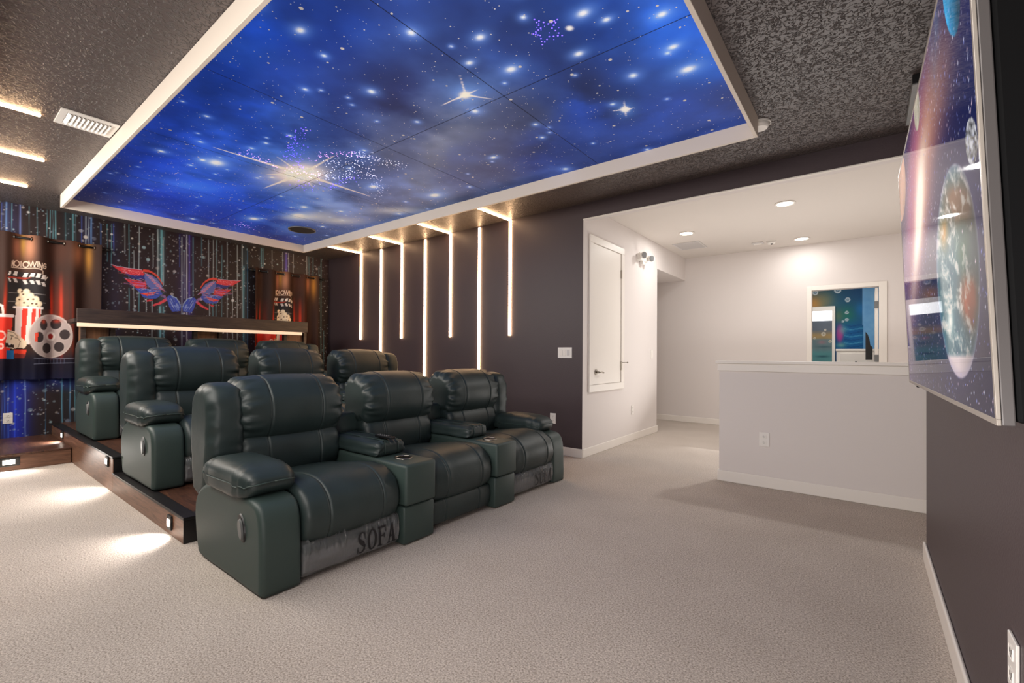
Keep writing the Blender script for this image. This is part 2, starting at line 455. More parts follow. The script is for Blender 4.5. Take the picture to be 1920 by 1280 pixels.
box(b, XO, XT+0.12, YL, YL+0.004, ZO, ZC)
st('wall_right', b, M['plum'], 'dark plum side wall carrying the warm light strips', 'wall')
b = box(BM(), XO, XR, YL+0.0045, YL+0.125, ZO, ZC-0.001)
st('wall_header', b, M['white'], 'white underside of the header over the wide opening', 'wall')
b = box(BM(), XM-0.1, XO, YL+0.0045, YL+0.2, 0, ZC); box(b, XO-0.12, XO, YL+0.2, 6.855, 0, ZC-0.001)
box(b, XO-0.12, XO, 6.855, YB, 2.475, ZC-0.001)
st('wall_hall_left', b, M['white'], 'white hall wall holding the raised hatch door', 'wall')
b = box(BM(), XO-1.6, XO-0.12, 6.855, YB, 2.475, 2.5); box(b, XO-1.6, XO-1.5, 6.855, YB, 0, 2.475); box(b, XO-1.6, XO-0.12, 6.755, 6.855, 0, 2.475)
st('wall_alcove', b, M['white'], 'white alcove behind the corner of the hall', 'wall')
DX0, DX1, DZ = -0.661, 0.130, 2.150
b = box(BM(), XO-1.6, DX0, YB, YB+0.12, 0, ZC); box(b, DX1, XR, YB, YB+0.12, 0, ZC); box(b, DX0, DX1, YB, YB+0.12, DZ, ZC)
st('wall_hall_back', b, M['white'], 'white back wall of the hall with the doorway', 'wall')
st('wall_hall_right', box(BM(), XR, XR+0.1, YTE-0.6, YB+0.1, 0, ZC), M['white'], 'white end wall of the hall, out to the right', 'wall')
st('wall_corridor', box(BM(), XT+0.12, XR, YTE-0.7, YTE-0.6, 0, ZC), M['white'], 'white wall behind the television wall', 'wall')
st('wall_television', box(BM(), XT, XT+0.12, YN-0.1, YTE, 0, ZC), M['plum'], 'dark plum wall behind the television', 'wall')
st('wall_near', box(BM(), XM-0.1, XT+0.12, YN-0.1, YN, 0, ZC), M['plum'], 'dark plum side wall behind the viewer', 'wall')
st('wall_half', box(BM(), XH, XR, YH, YH+0.13, 0, 1.03, 0.002, 1), M['white'], 'white waist-high wall between theater and hall', 'wall')
b = box(BM(), XH-0.028, XR, YH-0.028, YH+0.158, 1.085, 1.112, 0.005); box(b, XH-0.014, XR, YH-0.014, YH+0.144, 1.018, 1.085, 0.003)
st('trim_1', b, M['trim'], 'white wooden cap along the top of the half wall', 'trim')

def baseboard(name, x0, x1, y0, y1, label):
    st(name, box(BM(), x0, x1, y0, y1, 0, 0.1, 0.006), M['trim'], label, 'baseboard')
st('trim_3', box(BM(), XO, XT+0.1, YL-0.007, YL+0.022, ZO-0.012, ZO-0.0005, 0.003), M['trim'], 'thin white bead along the bottom edge of the dark header', 'trim')
baseboard('baseboard_right', XM, XO+0.013, YL-0.014, YL-0.0005, 'white baseboard under the light strip wall')
baseboard('baseboard_hall_left', XO+0.0005, XO+0.014, YL, 6.868, 'white baseboard below the hatch door')
baseboard('baseboard_hall_back', XO-1.5, DX0-0.06, YB-0.014, YB-0.0005, 'white baseboard of the back wall of the hall')
baseboard('baseboard_half', XH-0.014, XR, YH-0.014, YH-0.0005, 'white baseboard of the half wall')
baseboard('baseboard_half_end', XH-0.014, XH-0.0005, YH, YH+0.14, 'white baseboard around the end of the half wall')
baseboard('baseboard_television', XT-0.015, XT-0.0005, YN, YTE+0.014, 'white baseboard under the television')
b = box(BM(), DX0-0.062, DX0, YB-0.016, YB, 0, DZ+0.062, 0.003); box(b, DX1, DX1+0.088, YB-0.016, YB, 0, DZ+0.062, 0.003); box(b, DX0, DX1, YB-0.016, YB, DZ, DZ+0.062, 0.003)
st('trim_2', b, M['trim'], 'white casing around the far doorway', 'trim')

# raised hatch door in the hall wall
d = thing('door_1', 'tall white raised hatch door with round lock on the hall wall', 'door', (XO, 5.15, 0.727), None, 'structure')
b = BM(); ya, yb, za, zb = 4.682, 5.625, 0.727, 2.543; w = 0.082
for q in ((ya, yb, za, za+w), (ya, yb, zb-w, zb), (ya, ya+w, za+w, zb-w), (yb-w, yb, za+w, zb-w)): box(b, XO+0.0005, XO+0.022, q[0], q[1], q[2], q[3], 0.003)
obj('door_frame', b, M['trim'], d)
slab = obj('door_slab', box(BM(), XO+0.0005, XO+0.008, ya+w+0.004, yb-w-0.006, za+w+0.004, zb-w-0.004), M['trim'], d)
b = cyl(BM(), (XO+0.008, 4.86, 0.955), (XO+0.016, 4.86, 0.955), 0.033, n=24); cyl(b, (XO+0.016, 4.86, 0.955), (XO+0.055, 4.86, 0.955), 0.011)
tube(b, [(XO+0.052, 4.86, 0.955), (XO+0.056, 4.90, 0.956), (XO+0.056, 4.97, 0.948)], 0.009)
obj('door_handle', b, M['chrome'], slab, True)
for z in (2.2, 1.02):
    obj('hinge', box(BM(), XO+0.006, XO+0.026, 5.532, 5.548, z-0.055, z+0.055, 0.003), M['chrome'], d)
b = cyl(BM(), (XO+0.014, 5.548, 1.06), (XO+0.075, 5.60, 1.062), 0.006); ball(b, (XO+0.078, 5.603, 1.062), 0.011, 0.011, 0.011, 10)
obj('door_stop', b, M['chrome'], d, True)

# ---------------------------------------------------------------- mural wall
def mural():
    y0, y1, z0, z1, h = YN, YL, 0.0, ZC, 0.0065
    nu, nv = int((y1-y0)/h), int((z1-z0)/h)
    u, v = UV(y0, y1, nu, z0, z1, nv)
    P = np.stack([np.full_like(u, XM), u, v], 1)
    px, py = photo_xy(P)
    cv = Canvas(px, py, (40, 30, 31))
    nz = smooth_noise(u, v, 1.6, 3)[:, None]
    cv.c = cv.c*(0.75+0.55*nz)+np.array([3, 0, 10.0])*(nz-0.3)
    rs = np.random.RandomState(4)
    # broad colour washes
    for x, w, col, a in ((12, 9, (40, 60, 120), .55), (27, 12, (30, 50, 190), .30), (128, 10, (30, 95, 120), .35), (165, 14, (44, 52, 140), .45), (215, 12, (40, 46, 110), .4),
                         (303, 7, (90, 160, 175), .55), (345, 11, (54, 46, 150), .5), (357, 6, (60, 48, 160), .5), (459, 7, (44, 100, 125), .6), (537, 5, (86, 76, 190), .75), (490, 5, (60, 100, 140), .4)):
        f = np.exp(-((px-x)/w)**2)*a*0.7*(0.55+0.45*np.sin(py*0.021+x)**2)
        cv.mix(np.arange(len(px)), f, col)
    i = np.where((py > 690) & (px < 150))[0]
    cv.mix(i, 0.75*np.exp(-((px[i]-32)/26)**2)*np.clip((py[i]-690)/30, 0, 1), (26, 48, 205))
    cv.mix(i, 0.55*np.clip(1-(py[i]-712)/26, 0, 1), (20, 60, 190))
    # vertical drips: (x, top, bottom, width, colour)
    T, W, B = (104, 176, 192), (190, 210, 216), (70, 96, 190)
    drips = [(3, 380, 830, 1.6, B), (12, 380, 445, 5, (110, 150, 210)), (8, 690, 830, 2.2, (60, 110, 220)), (15, 690, 830, 2.4, (70, 120, 235)), (22, 380, 450, 1.4, T), (38, 380, 460, 3.5, (120, 150, 230)), (47, 700, 825, 2, (150, 185, 235)), (28, 700, 826, 5, (52, 84, 238)),
             (55, 385, 470, 1.2, T), (70, 388, 470, 1.6, T), (88, 388, 452, 1.2, T), (94, 390, 460, 1.6, T), (99, 390, 455, 1.3, T), (104, 390, 478, 3, T), (123, 392, 470, 1.3, T), (137, 394, 480, 3, T), (142, 394, 482, 1.2, T), (153, 398, 470, 2, B), (161, 398, 472, 2, W), (166, 400, 475, 1.3, W), (171, 402, 476, 3.2, (110, 160, 220)),
             (85, 715, 815, 1.3, (60, 110, 150)), (116, 700, 805, 2.4, (110, 190, 225)), (131, 700, 812, 1.8, (110, 170, 220)), (141, 690, 800, 1.6, T), (189, 420, 582, 2, (66, 110, 190)),
             (201, 420, 490, 1.3, T), (209, 420, 500, 1.3, T), (213, 420, 470, 2.4, B), (234, 420, 475, 1.4, W), (242, 420, 520, 1.5, T), (242, 540, 590, 1.5, T), (251, 470, 590, 1.5, W), (261, 425, 505, 1.8, W), (261, 520, 590, 1.3, T), (274, 560, 595, 1.6, W), (287, 440, 500, 1.6, W), (296, 430, 545, 2.2, W), (303, 430, 530, 5, (120, 190, 204)), (306, 450, 535, 1.8, W), (285, 565, 660, 1.8, W), (300, 575, 660, 3, (130, 190, 204)), (307, 575, 660, 1.5, T),
             (337, 440, 500, 1.5, B), (341, 445, 660, 1.8, W), (345, 470, 560, 1.2, W), (350, 440, 660, 2.4, (205, 214, 222)), (355, 440, 600, 2, (110, 100, 220)), (362, 445, 555, 1.5, T), (378, 440, 498, 2, (80, 130, 150)), (391, 450, 525, 1.6, W), (400, 450, 528, 1.6, W), (406, 450, 522, 2, (130, 170, 180)), (416, 460, 600, 1.1, T), (426, 452, 660, 1.5, W), (393, 560, 660, 2, W), (399, 560, 650, 1.5, T), (405, 565, 650, 1.5, T), (436, 530, 660, 1.3, W), (445, 460, 660, 1.7, W), (454, 455, 600, 1.7, W), (457, 500, 680, 3, T), (464, 470, 680, 1.6, (60, 120, 160)),
             (490, 465, 500, 1.8, T), (493, 465, 500, 1.8, T), (510, 468, 505, 1, W), (530, 470, 510, 1.4, W), (537, 470, 512, 4, (110, 100, 215)), (541, 470, 512, 1.4, W), (550, 472, 512, 1.4, W), (575, 476, 515, 1.6, W), (579, 478, 520, 1.2, T), (587, 480, 700, 1.1, T), (598, 500, 570, 1.1, T), (602, 482, 720, 1.3, T), (607, 620, 760, 1, T)]
    for x, t, bt, w, col in drips:
        cv.line([(x, t), (x+rs.uniform(-.6, .6), bt)], w*.8, col, 0.72, w*0.6)
        cv.line([(x, t), (x, bt)], w*2.4, col, 0.12)
    # the hidden stretch right of the right curtain and left of the left one just repeats the pattern
    for k in range(26):
        x = rs.uniform(-420, 0); t = 330+rs.rand()*200; cv.line([(x, t), (x, t+rs.uniform(80, 500))], rs.uniform(2, 5), (T, W, B)[k % 3], 0.7)
    # splatter
    G = cv.c.reshape(nu, nv, 3)
    for k in range(3600):
        cu, cw = rs.uniform(y0, y1), rs.uniform(z0, z1)
        r = rs.choice([0.005, 0.007, 0.009, 0.013, 0.021], p=[.45, .3, .16, .07, .02])
        col = np.array(((205, 208, 212), (150, 180, 190), (120, 130, 150), (190, 185, 180))[rs.randint(4)], float); a = rs.uniform(.45, .95)
        ci, cj = (cu-y0)/(y1-y0)*(nu-1), (cw-z0)/(z1-z0)*(nv-1); q = r/h
        i0, i1, j0, j1 = int(max(0, ci-q-1)), int(min(nu-1, ci+q+2)), int(max(0, cj-q-1)), int(min(nv-1, cj+q+2))
        I, J = np.meshgrid(np.arange(i0, i1), np.arange(j0, j1), indexing='ij')
        m_ = (a*np.clip(q-np.hypot(I-ci, J-cj)+0.5, 0, 1))[..., None]
        G[i0:i1, j0:j1] = G[i0:i1, j0:j1]*(1-m_)+col*m_
    # the pair of wings, mirrored about its own axis on the wall
    yc = at('X', XM, 341.0, 560)[1]
    mir = u > yc
    uu = np.where(mir, 2*yc-u, u)
    wx, wy = photo_xy(np.stack([np.full_like(u, XM), uu, v], 1))
    wg = Canvas((wx-200)*7.385, (wy-480)*7.385, (0, 0, 0)); wg.c = cv.c
    RED, ORG_, PNK, BLU, NAV, GRY = (208, 56, 66), (218, 70, 56), (234, 136, 146), (62, 82, 172), (46, 52, 120), (134, 148, 190)
    wg.poly([(55, 112), (190, 150), (330, 168), (490, 192), (525, 262), (420, 275), (300, 262), (215, 228), (150, 186)], RED)
    wg.poly([(250, 240), (400, 262), (520, 270), (545, 312), (430, 326), (320, 286)], NAV)
    wg.poly([(245, 308), (420, 335), (540, 366), (560, 445), (440, 458), (345, 392)], RED)
    wg.poly([(385, 440), (560, 455), (720, 470), (775, 520), (690, 585), (620, 590), (505, 570), (455, 500)], BLU)
    wg.poly([(455, 512), (570, 508), (690, 488), (660, 532), (560, 552)], ORG_)
    wg.poly([(520, 250), (600, 250), (720, 330), (770, 420), (740, 500), (640, 470), (560, 400), (530, 330)], (96, 104, 168))
    wg.line([(515, 200), (580, 205), (650, 238), (715, 290), (775, 388)], 34, ORG_, 0.95, 12)
    for k in range(30):
        t = k/29; x0, y0_ = 530+t*190, 235+t*210
        wg.line([(x0, y0_), (x0+60, y0_+26), (x0+96+20*rs.rand(), y0_+58)], 12, (PNK, GRY, BLU, (180, 190, 215), RED)[k % 5], 0.75, 3)
    for k in range(9):
        wg.line([(300+k*26, 190+k*3), (180+k*30, 170+k*12)], 5, PNK if k % 2 else (250, 190, 190), 0.7, 2)
        wg.line([(545-k*4, 350+k*11), (300+k*22, 326+k*14)], 7, (PNK, (190, 50, 60), (120, 130, 220))[k % 3], 0.75, 2)
        wg.line([(730-k*12, 440+k*16), (480+k*16, 468+k*13)], 8, (GRY, NAV, (110, 130, 220))[k % 3], 0.8, 3)
    rw = np.random.RandomState(3)
    for k in range(70):
        x0_ = 250+rw.rand()*480; yb_ = 200+(x0_-250)*0.42+rw.rand()*190; L_ = 50+rw.rand()*80
        wg.line([(x0_, yb_), (x0_-L_*.5, yb_-L_*.16), (x0_-L_, yb_-L_*.22)], 6, ((52, 40, 70), (190, 200, 226), PNK, (40, 48, 120), (240, 120, 110), (96, 120, 214))[k % 6], 0.62, 1.5)
    wg.line([(55, 112), (150, 142), (300, 165), (490, 190)], 7, (196, 190, 212), 0.9)
    wg.line([(690, 300), (770, 400), (860, 515)], 9, (50, 34, 34), 0.9)
    wg.line([(565, 618), (600, 612), (638, 606)], 26, RED, 0.9, 10)
    wg.line([(650, 680), (740, 650), (825, 600)], 26, (216, 70, 82), 0.9, 40)
    wg.line([(760, 545), (800, 560), (830, 600)], 34, (150, 110, 170), 0.6)
    wg.poly([(830, 575), (860, 545), (905, 545), (975, 590), (1030, 690), (1020, 760), (905, 768), (865, 700)], BLU)
    for k in range(26):
        x = 850+rs.rand()*150; yq = 560+rs.rand()*150
        wg.line([(x, yq), (x+20, yq+30), (x+34, yq+64)], 9, (NAV, GRY, (52, 70, 190), (175, 195, 230))[k % 4], 0.75, 3)
    wg.line([(900, 548), (965, 580), (1010, 650), (1025, 700)], 13, (170, 196, 220), 0.85, 5)
    me = grid_mesh('wall_back', P, nu, nv, np.clip(wg.c, 0, 255), M['mural'])
    o = link('wall_back', me)
    tag(o, 'mural wall of neon drips and splatter with painted red and blue wings', 'wall', None, 'structure')
mural()

# ---------------------------------------------------------------- ocean room beyond the far doorway
def ocean_room():
    YO = 10.8
    x0, x1, z0, z1, h = -1.9, 1.3, 0.0, 2.75, 0.012
    nu, nv = int((x1-x0)/h), int((z1-z0)/h); u, v = UV(x0, x1, nu, z0, z1, nv)
    P = np.stack([u, np.full_like(u, YO), v], 1); px, py = photo_xy(P)
    X, Y = (px-1480)*6.4, (py-500)*6.4                 # the layout of the enlarged view
    cv = Canvas(X, Y, (30, 74, 100)); n = smooth_noise(u, v, 3, 9)
    A = np.arange(len(X))
    cv.mix(A, np.clip((Y-250)/700, 0, 1), (24, 92, 140))
    cv.glow(300, 440, 130, 110, (226, 150, 66), 0.95); cv.glow(430, 400, 120, 120, (150, 140, 90), 0.6); cv.glow(860, 300, 160, 120, (24, 70, 116), 0.8)
    cv.glow(700, 580, 110, 110, (36, 120, 92), 0.9); cv.glow(590, 600, 60, 90, (150, 130, 60), 0.5)
    cv.glow(860, 510, 70, 90, (30, 112, 176), 0.8); cv.glow(760, 800, 180, 150, (22, 98, 160), 0.8)
    for k in range(7): cv.line([(660, 700+k*42), (740, 716+k*42), (830, 700+k*42), (900, 690+k*42)], 14, (86, 170, 205) if k % 2 else (14, 62, 120), 0.5)
    cv.glow(605, 800, 45, 110, (190, 62, 140), 0.95, 2); cv.glow(640, 760, 50, 50, (120, 170, 170), 0.7); cv.glow(620, 940, 60, 30, (120, 170, 160), 0.8)
    cv.mix(A, 0.25*n, (10, 40, 70))
    for cx, cy, r in ((700, 395, 30), (690, 550, 21), (690, 635, 21), (643, 654, 15), (580, 280, 42), (310, 310, 34)):
        cv.disc(cx, cy, r, r*0.9, (214, 220, 222), 0.9, 0.2); cv.disc(cx, cy, r*0.62, r*0.55, (70, 100, 122), 0.9, 0.3); cv.disc(cx, cy, r*.25, r*.22, (190, 205, 210), .8, .5)
    i = X > 882
    cv.c[i] = np.array((118, 168, 208))+((n[i]-0.5)*110)[:, None]*np.array((0.9, 0.7, 0.4))
    me = grid_mesh('wall_far_room', P, nu, nv, np.clip(cv.c, 0, 255), M['ocean'])
    tag(link('wall_far_room', me), 'underwater mural wall with bubbles seen through the far doorway', 'wall', None, 'structure')
    b = box(BM(), x0-0.1, x0, YB+0.12, YO, 0, 2.75); box(b, x1, x1+0.1, YB+0.12, YO, 0, 2.75); box(b, x0, x1, YO+0.01, YO+0.1, 0, 2.75)
    st('wall_far_room_side', b, M['white'], 'white side walls of the far mural room', 'wall')
    st('ceiling_far_room', box(BM(), x0, x1, YB+0.12, YO, 2.75, 2.85), M['white_ceiling'], 'white ceiling of the far mural room', 'ceiling')
    st('floor_far_room', box(BM(), x0, x1, YB, YO, -0.06, 0), M['carpet'], 'beige carpet of the far mural room', 'floor')
    # white cased opening standing against the mural, with its own picture and window
    a = at('Y', YO-0.05, 1516, 584); c = at('Y', YO-0.05, 1566, 573.5); e = at('Y', YO-0.05, 1560, 582)
    wx0, wx1, zt = a[0]-0.55, c[0], c[2]; ix1, iz = e[0], e[2]
    t = thing('window_1', 'white framed glazed opening with bright window light, left side of the far doorway', 'window', ((wx0+wx1)/2, YO, 0), None, 'structure')
    b = box(BM(), wx0, wx1, YO-0.05, YO-0.002, iz, zt, 0.004); box(b, ix1, wx1, YO-0.05, YO-0.002, 0.02, iz, 0.004); box(b, wx0, wx0+0.08, YO-0.05, YO-0.002, 0.02, iz, 0.004)
    obj('window_frame', b, M['trim'], t)
    zw = at('Y', YO-0.02, 1540, 601.5)[2]
    obj('bright_pane', box(BM(), wx0+0.08, ix1, YO-0.03, YO-0.012, zw, iz), M['window'], t)
    nu, nv = 70, 160; u, v = UV(wx0+0.08, ix1, nu, 0.02, zw, nv); P = np.stack([u, np.full_like(u, YO-0.02), v], 1); px, py = photo_xy(P)
    X, Y = (px-1480)*6.4, (py-500)*6.4; cv = Canvas(X, Y, (104, 112, 124)); A = np.arange(len(X))
    cv.mix(A, np.clip((Y-760)/60, 0, 1), (176, 146, 96)); cv.mix(A, np.clip((Y-850)/30, 0, 1), (112, 138, 142)); cv.mix(A, np.clip((Y-980)/60, 0, 1), (92, 158, 160))
    cv.glow(390, 905, 50, 22, (176, 120, 130), .7); cv.glow(420, 960, 90, 14, (60, 92, 104), .7); cv.glow(400, 1075, 70, 12, (30, 74, 90), .8)
    cv.mix(A, 0.35*smooth_noise(u, v, 7, 2), (70, 80, 90))
    for cx, cy, r in ((410, 808, 26), (430, 758, 14), (304, 858, 14), (490, 895, 18)):
        cv.disc(cx, cy, r, r*.9, (220, 214, 200), .9, .3); cv.disc(cx, cy, r*.6, r*.5, (150, 140, 120), .9, .3)
    me = grid_mesh('mural_pane', P, nu, nv, np.clip(cv.c, 0, 255), M['ocean']); link('mural_pane', me, t)
    # white dresser
    yf = 10.25
    zt = at('Y', yf, 1600, 654)[2]; xa = at('Y', yf, 1567, 670)[0]; xd = at('Y', yf, 1575, 670)[0]
    t = thing('dresser', 'white dresser with drawers under the underwater mural in the far room', 'dresser', ((xa+0.55), yf+0.25, 0))
    obj('top', box(BM(), xa, xa+1.1, yf-0.01, yf+0.5, zt-0.04, zt, 0.005), M['trim'], t)
    obj('body', box(BM(), xa+0.01, xa+1.09, yf, yf+0.5, 0.0, zt-0.04, 0.004), M['trim'], t)
    for k in range(3):
        zz = zt-0.075-k*0.33
        dr = obj('drawer', box(BM(), xd, xd+0.9, yf-0.014, yf, zz-0.30, zz, 0.004), M['trim'], t)
        b = BM(); kx = at('Y', yf, 1605, 672)[0]; ball(b, (kx, yf-0.03, zz-0.155), 0.016, 0.018, 0.016, 10)
        obj('knob', b, M['matte_black'], dr, True)
    # black desk chair seen edge-on
    ys = 9.75
    q = lambda x, y: at('Y', ys, 1480+x/6.4, 500+y/6.4)
    outl = [q(914, 780), q(940, 810), q(962, 870), q(972, 940), q(1000, 968), q(998, 1090), q(998, 1118), q(914, 1118)]
    b = BM(); F, Bk = [], []
    for p in outl:
        F.append(b.verts.new((p[0], ys-0.02, max(p[2], 0.4)))); Bk.append(b.verts.new((p[0], ys+0.10, max(p[2], 0.4))))
    b.faces.new(F); b.faces.new(Bk[::-1])
    for k in range(len(F)): b.faces.new((F[k], F[(k+1) % len(F)], Bk[(k+1) % len(F)], Bk[k]))
    t = thing('desk_chair', 'black high backed desk chair seen edge-on in the far room', 'chair', (q(955, 1118)[0], ys, 0))
    obj('backrest', b, M['black'], t)
    cx = q(955, 1118)[0]
    obj('seat', box(BM(), cx-0.25, cx+0.12, ys-0.24, ys+0.24, 0.46, 0.54, 0.02), M['black'], t)
    b = cyl(BM(), (cx-0.05, ys, 0.08), (cx-0.05, ys, 0.47), 0.028); obj('gas_lift', b, M['black'], t)
    b = box(BM(), cx-0.02, cx+0.09, ys-0.03, ys+0.03, 0.5, 0.95, 0.01); obj('back_support', b, M['black'], t)
    b = BM()
    for k in range(5):
        an = 2*PI*k/5; cyl(b, (cx-0.05, ys, 0.08), (cx-0.05+0.26*math.cos(an), ys+0.26*math.sin(an), 0.05), 0.022, 0.016); ball(b, (cx-0.05+0.26*math.cos(an), ys+0.26*math.sin(an), 0.03), 0.03, 0.03, 0.03, 10)
    obj('base', b, M['black'], t)
    # open door leaf with its hinges
    t = thing('door_2', 'white door standing open inside the far doorway', 'door', (DX1-0.02, YB+0.5, 0), None, 'structure')
    obj('door_slab', box(BM(), DX1-0.042, DX1-0.006, YB+0.06, YB+0.80, 0.01, DZ-0.01, 0.003), M['trim'], t)
    for y in (571, 671.5):
        p = at('Y', YB+0.05, 1644, y); obj('hinge', box(BM(), DX1-0.05, DX1-0.001, YB+0.04, YB+0.058, p[2]-0.05, p[2]+0.05, 0.003), M['grey_plastic'], t)
ocean_room()

# ================================================================== STAR PANEL ON THE CEILING
def star_panel():
    t = thing('star_panel', 'large printed galaxy panel in a cream frame hung under the ceiling', 'ceiling panel', ((FX0+FX1)/2, (FY0+FY1)/2, FZ))
    w = 0.024
    obj('frame_rail', box(BM(), FX0, FX1, FY0, FY0+w, FZ, ZC-0.001, 0.003), M['rail'], t)
    obj('frame_rail', box(BM(), FX0, FX1, FY1-w, FY1, FZ, ZC-0.001, 0.003), M['rail'], t)
    obj('frame_rail', box(BM(), FX0, FX0+w, FY0+w, FY1-w, FZ+0.0005, ZC-0.001, 0.003), M['rail'], t)
    obj('frame_rail', box(BM(), FX1-w, FX1, FY0+w, FY1-w, FZ+0.0005, ZC-0.001, 0.003), M['rail'], t)
    zp = ZC-0.032; h = 0.0085
    x0, x1, y0, y1 = FX0+w, FX1-w, FY0+w, FY1-w
    nu, nv = int((x1-x0)/h), int((y1-y0)/h); u, v = UV(x0, x1, nu, y0, y1, nv)
    P = np.stack([u, v, np.full_like(u, zp)], 1); px, py = photo_xy(P)
    # nebula: colours blended between anchor points
    anch = [(560, 40, (24, 52, 124)), (480, 90, (22, 60, 150)), (650, 60, (18, 44, 110)), (760, 30, (22, 40, 92)), (900, 50, (26, 46, 96)), (1000, 100, (30, 50, 104)), (1150, 40, (24, 58, 132)), (1280, 60, (24, 76, 170)), (1330, 120, (30, 80, 168)), (1370, 200, (26, 42, 92)), (1280, 220, (30, 54, 120)),
            (1180, 130, (26, 54, 118)), (1080, 160, (26, 38, 76)), (1080, 220, (30, 60, 140)), (1200, 240, (30, 58, 130)), (960, 140, (34, 58, 112)), (870, 180, (62, 90, 140)), (960, 230, (44, 52, 76)), (860, 245, (94, 102, 122)), (820, 280, (104, 110, 126)), (760, 240, (60, 74, 112)), (920, 290, (54, 64, 96)), (1020, 290, (36, 56, 120)),
            (560, 150, (18, 42, 112)), (420, 130, (18, 52, 136)), (650, 170, (22, 40, 96)), (740, 160, (26, 40, 84)), (350, 220, (22, 56, 150)), (480, 230, (22, 58, 150)), (620, 230, (34, 60, 124)), (300, 300, (26, 62, 176)), (420, 290, (34, 74, 178)), (210, 350, (26, 44, 108)), (160, 390, (40, 38, 66)), (300, 370, (26, 52, 158)), (420, 360, (36, 76, 190)),
            (520, 300, (54, 92, 168)), (640, 300, (58, 84, 140)), (700, 330, (72, 90, 136)), (560, 390, (76, 112, 186)), (480, 400, (34, 74, 190)), (640, 400, (112, 130, 170)), (740, 380, (86, 104, 146)), (400, 420, (26, 48, 140)), (520, 440, (22, 34, 98)), (620, 430, (56, 72, 120)), (800, 350, (90, 100, 124)), (720, 280, (78, 88, 116)), (880, 330, (56, 66, 100))]
    nz = smooth_noise(u, v, 1.3, 5); n2 = smooth_noise(u, v, 3.6, 8)
    wsum = np.zeros(len(px)); col = np.zeros((len(px), 3))
    qx, qy = px+(nz-0.48)*120, py+(n2-0.48)*90
    for ax_, ay, c in anch:
        d2 = ((qx-ax_)/1.5)**2+((qy-ay))**2; wgt = 1/(d2+500)**1.6
        wsum += wgt; col += wgt[:, None]*np.array(c, float)
    cv = Canvas(px, py, (0, 0, 0)); cv.c = col/wsum[:, None]
    cv.c *= (0.72+0.58*n2)[:, None]
    cv.c += (np.clip(nz-0.52, 0, 1)*170)[:, None]*np.array((0.35, 0.5, 0.75))
    rs = np.random.RandomState(21)
    wc = Canvas(u, v, (0, 0, 0)); wc.c = cv.c
    for k in range(80):                                # soft glowing stars, round on the panel
        r = rs.choice([0.012, 0.02, 0.035], p=[.5, .35, .15])
        cx, cy = rs.uniform(x0, x1), rs.uniform(y0, y1)
        wc.glow(cx, cy, r*1.9, r*1.9, (110, 150, 225), 0.55); wc.glow(cx, cy, r*.62, r*.62, (236, 236, 228), 0.95)
    for x, y, r in ((405, 305, .09), (476, 410, .075), (570, 388, .05), (560, 404, .10), (1093, 25, .035), (1137, 37, .022), (1241, 27, .03), (958, 130, .04), (1085, 101, .03), (1262, 88, .03), (815, 366, .075), (925, 295, .03), (700, 350, .05), (900, 70, .03), (563, 57, .03), (880, 118, .025), (1290, 130, .05), (380, 300, .03)):
        p = at('Z', zp, x, y)
        wc.glow(p[0], p[1], r*2.2, r*1.6, (120, 160, 230), 0.6); wc.glow(p[0], p[1], r*.8, r*.6, (244, 236, 216), 0.95)
    for x, y, rx, ry in ((590, 405, 46, 10), (640, 414, 40, 7), (745, 395, 46, 6), (560, 408, 30, 5)): cv.glow(x, y, rx, ry, (214, 208, 190), 0.55)
    # the three big flares
    cv.glow(556, 326, 60, 23, (226, 196, 168), 0.95); cv.glow(566, 326, 40, 16, (255, 240, 220), 0.98, 1.4)
    for pts, ww in (([(566, 326), (400, 276)], 5), ([(566, 326), (694, 368)], 5), ([(566, 326), (630, 290)], 6), ([(566, 326), (494, 353)], 7), ([(560, 322), (520, 294)], 3), ([(566, 328), (588, 352)], 3), ([(560, 327), (500, 327)], 4), ([(566, 326), (610, 328)], 4)):
        cv.line(pts, ww, (236, 214, 186), 0.8, 0.6)
    cv.glow(873, 178, 26, 20, (120, 160, 220), .6); cv.glow(872, 178, 11, 7, (250, 226, 190), .98, 1.5)
    for e in ((862, 140), (826, 198), (924, 186), (900, 165)): cv.line([(873, 178), e], 3.2, (250, 226, 196), 0.8, 0.5)
    cv.glow(1172, 205, 20, 15, (110, 160, 225), .5); cv.glow(1172, 205, 9, 6, (240, 224, 204), .98, 2)
    for e in ((1170, 190), (1174, 219), (1148, 208), (1190, 202)): cv.line([(1172, 205), e], 3, (245, 228, 206), .85, .5)
    cv.glow(1068, 53, 7, 5, (245, 228, 206), .98, 2)
    cv.c = np.clip(cv.c*1.14+np.array((3, 6, 16.0)), 0, 255)
    extra = []
    def disc(cx, cy, r, mi, n=7, dz=0.0012, sx=1.0):
        ph = rs.rand()*6.28
        extra.append(([(cx+r*sx*math.cos(ph-2*PI*k/n), cy+r*math.sin(ph-2*PI*k/n), zp-dz) for k in range(n)], mi, (255, 255, 255)))
    for k in range(2900):
        r = rs.choice([0.002, 0.0032, 0.0045, 0.0075, 0.0115], p=[.46, .32, .15, .05, .02])
        disc(rs.uniform(x0+.02, x1-.02), rs.uniform(y0+.02, y1-.02), r, 1)
    for k in range(420):                                # extra little stars in the dense left part
        disc(rs.uniform(x0+.02, x0+2.6), rs.uniform(y0+.02, y1-.02), rs.choice([.003, .005, .008], p=[.55, .33, .12]), 1)
    def fib(x, y, mi, r=0.0042):
        p = at('Z', zp, x, y); disc(p[0], p[1], r*.72, mi, 6, 0.002)
    # five pointed star of violet fibre ends
    star = [(1000, 63), (1014, 52), (1002, 36), (1028, 44), (1045, 36), (1035, 52), (1054, 66), (1030, 68), (1017, 83), (1013, 66)]
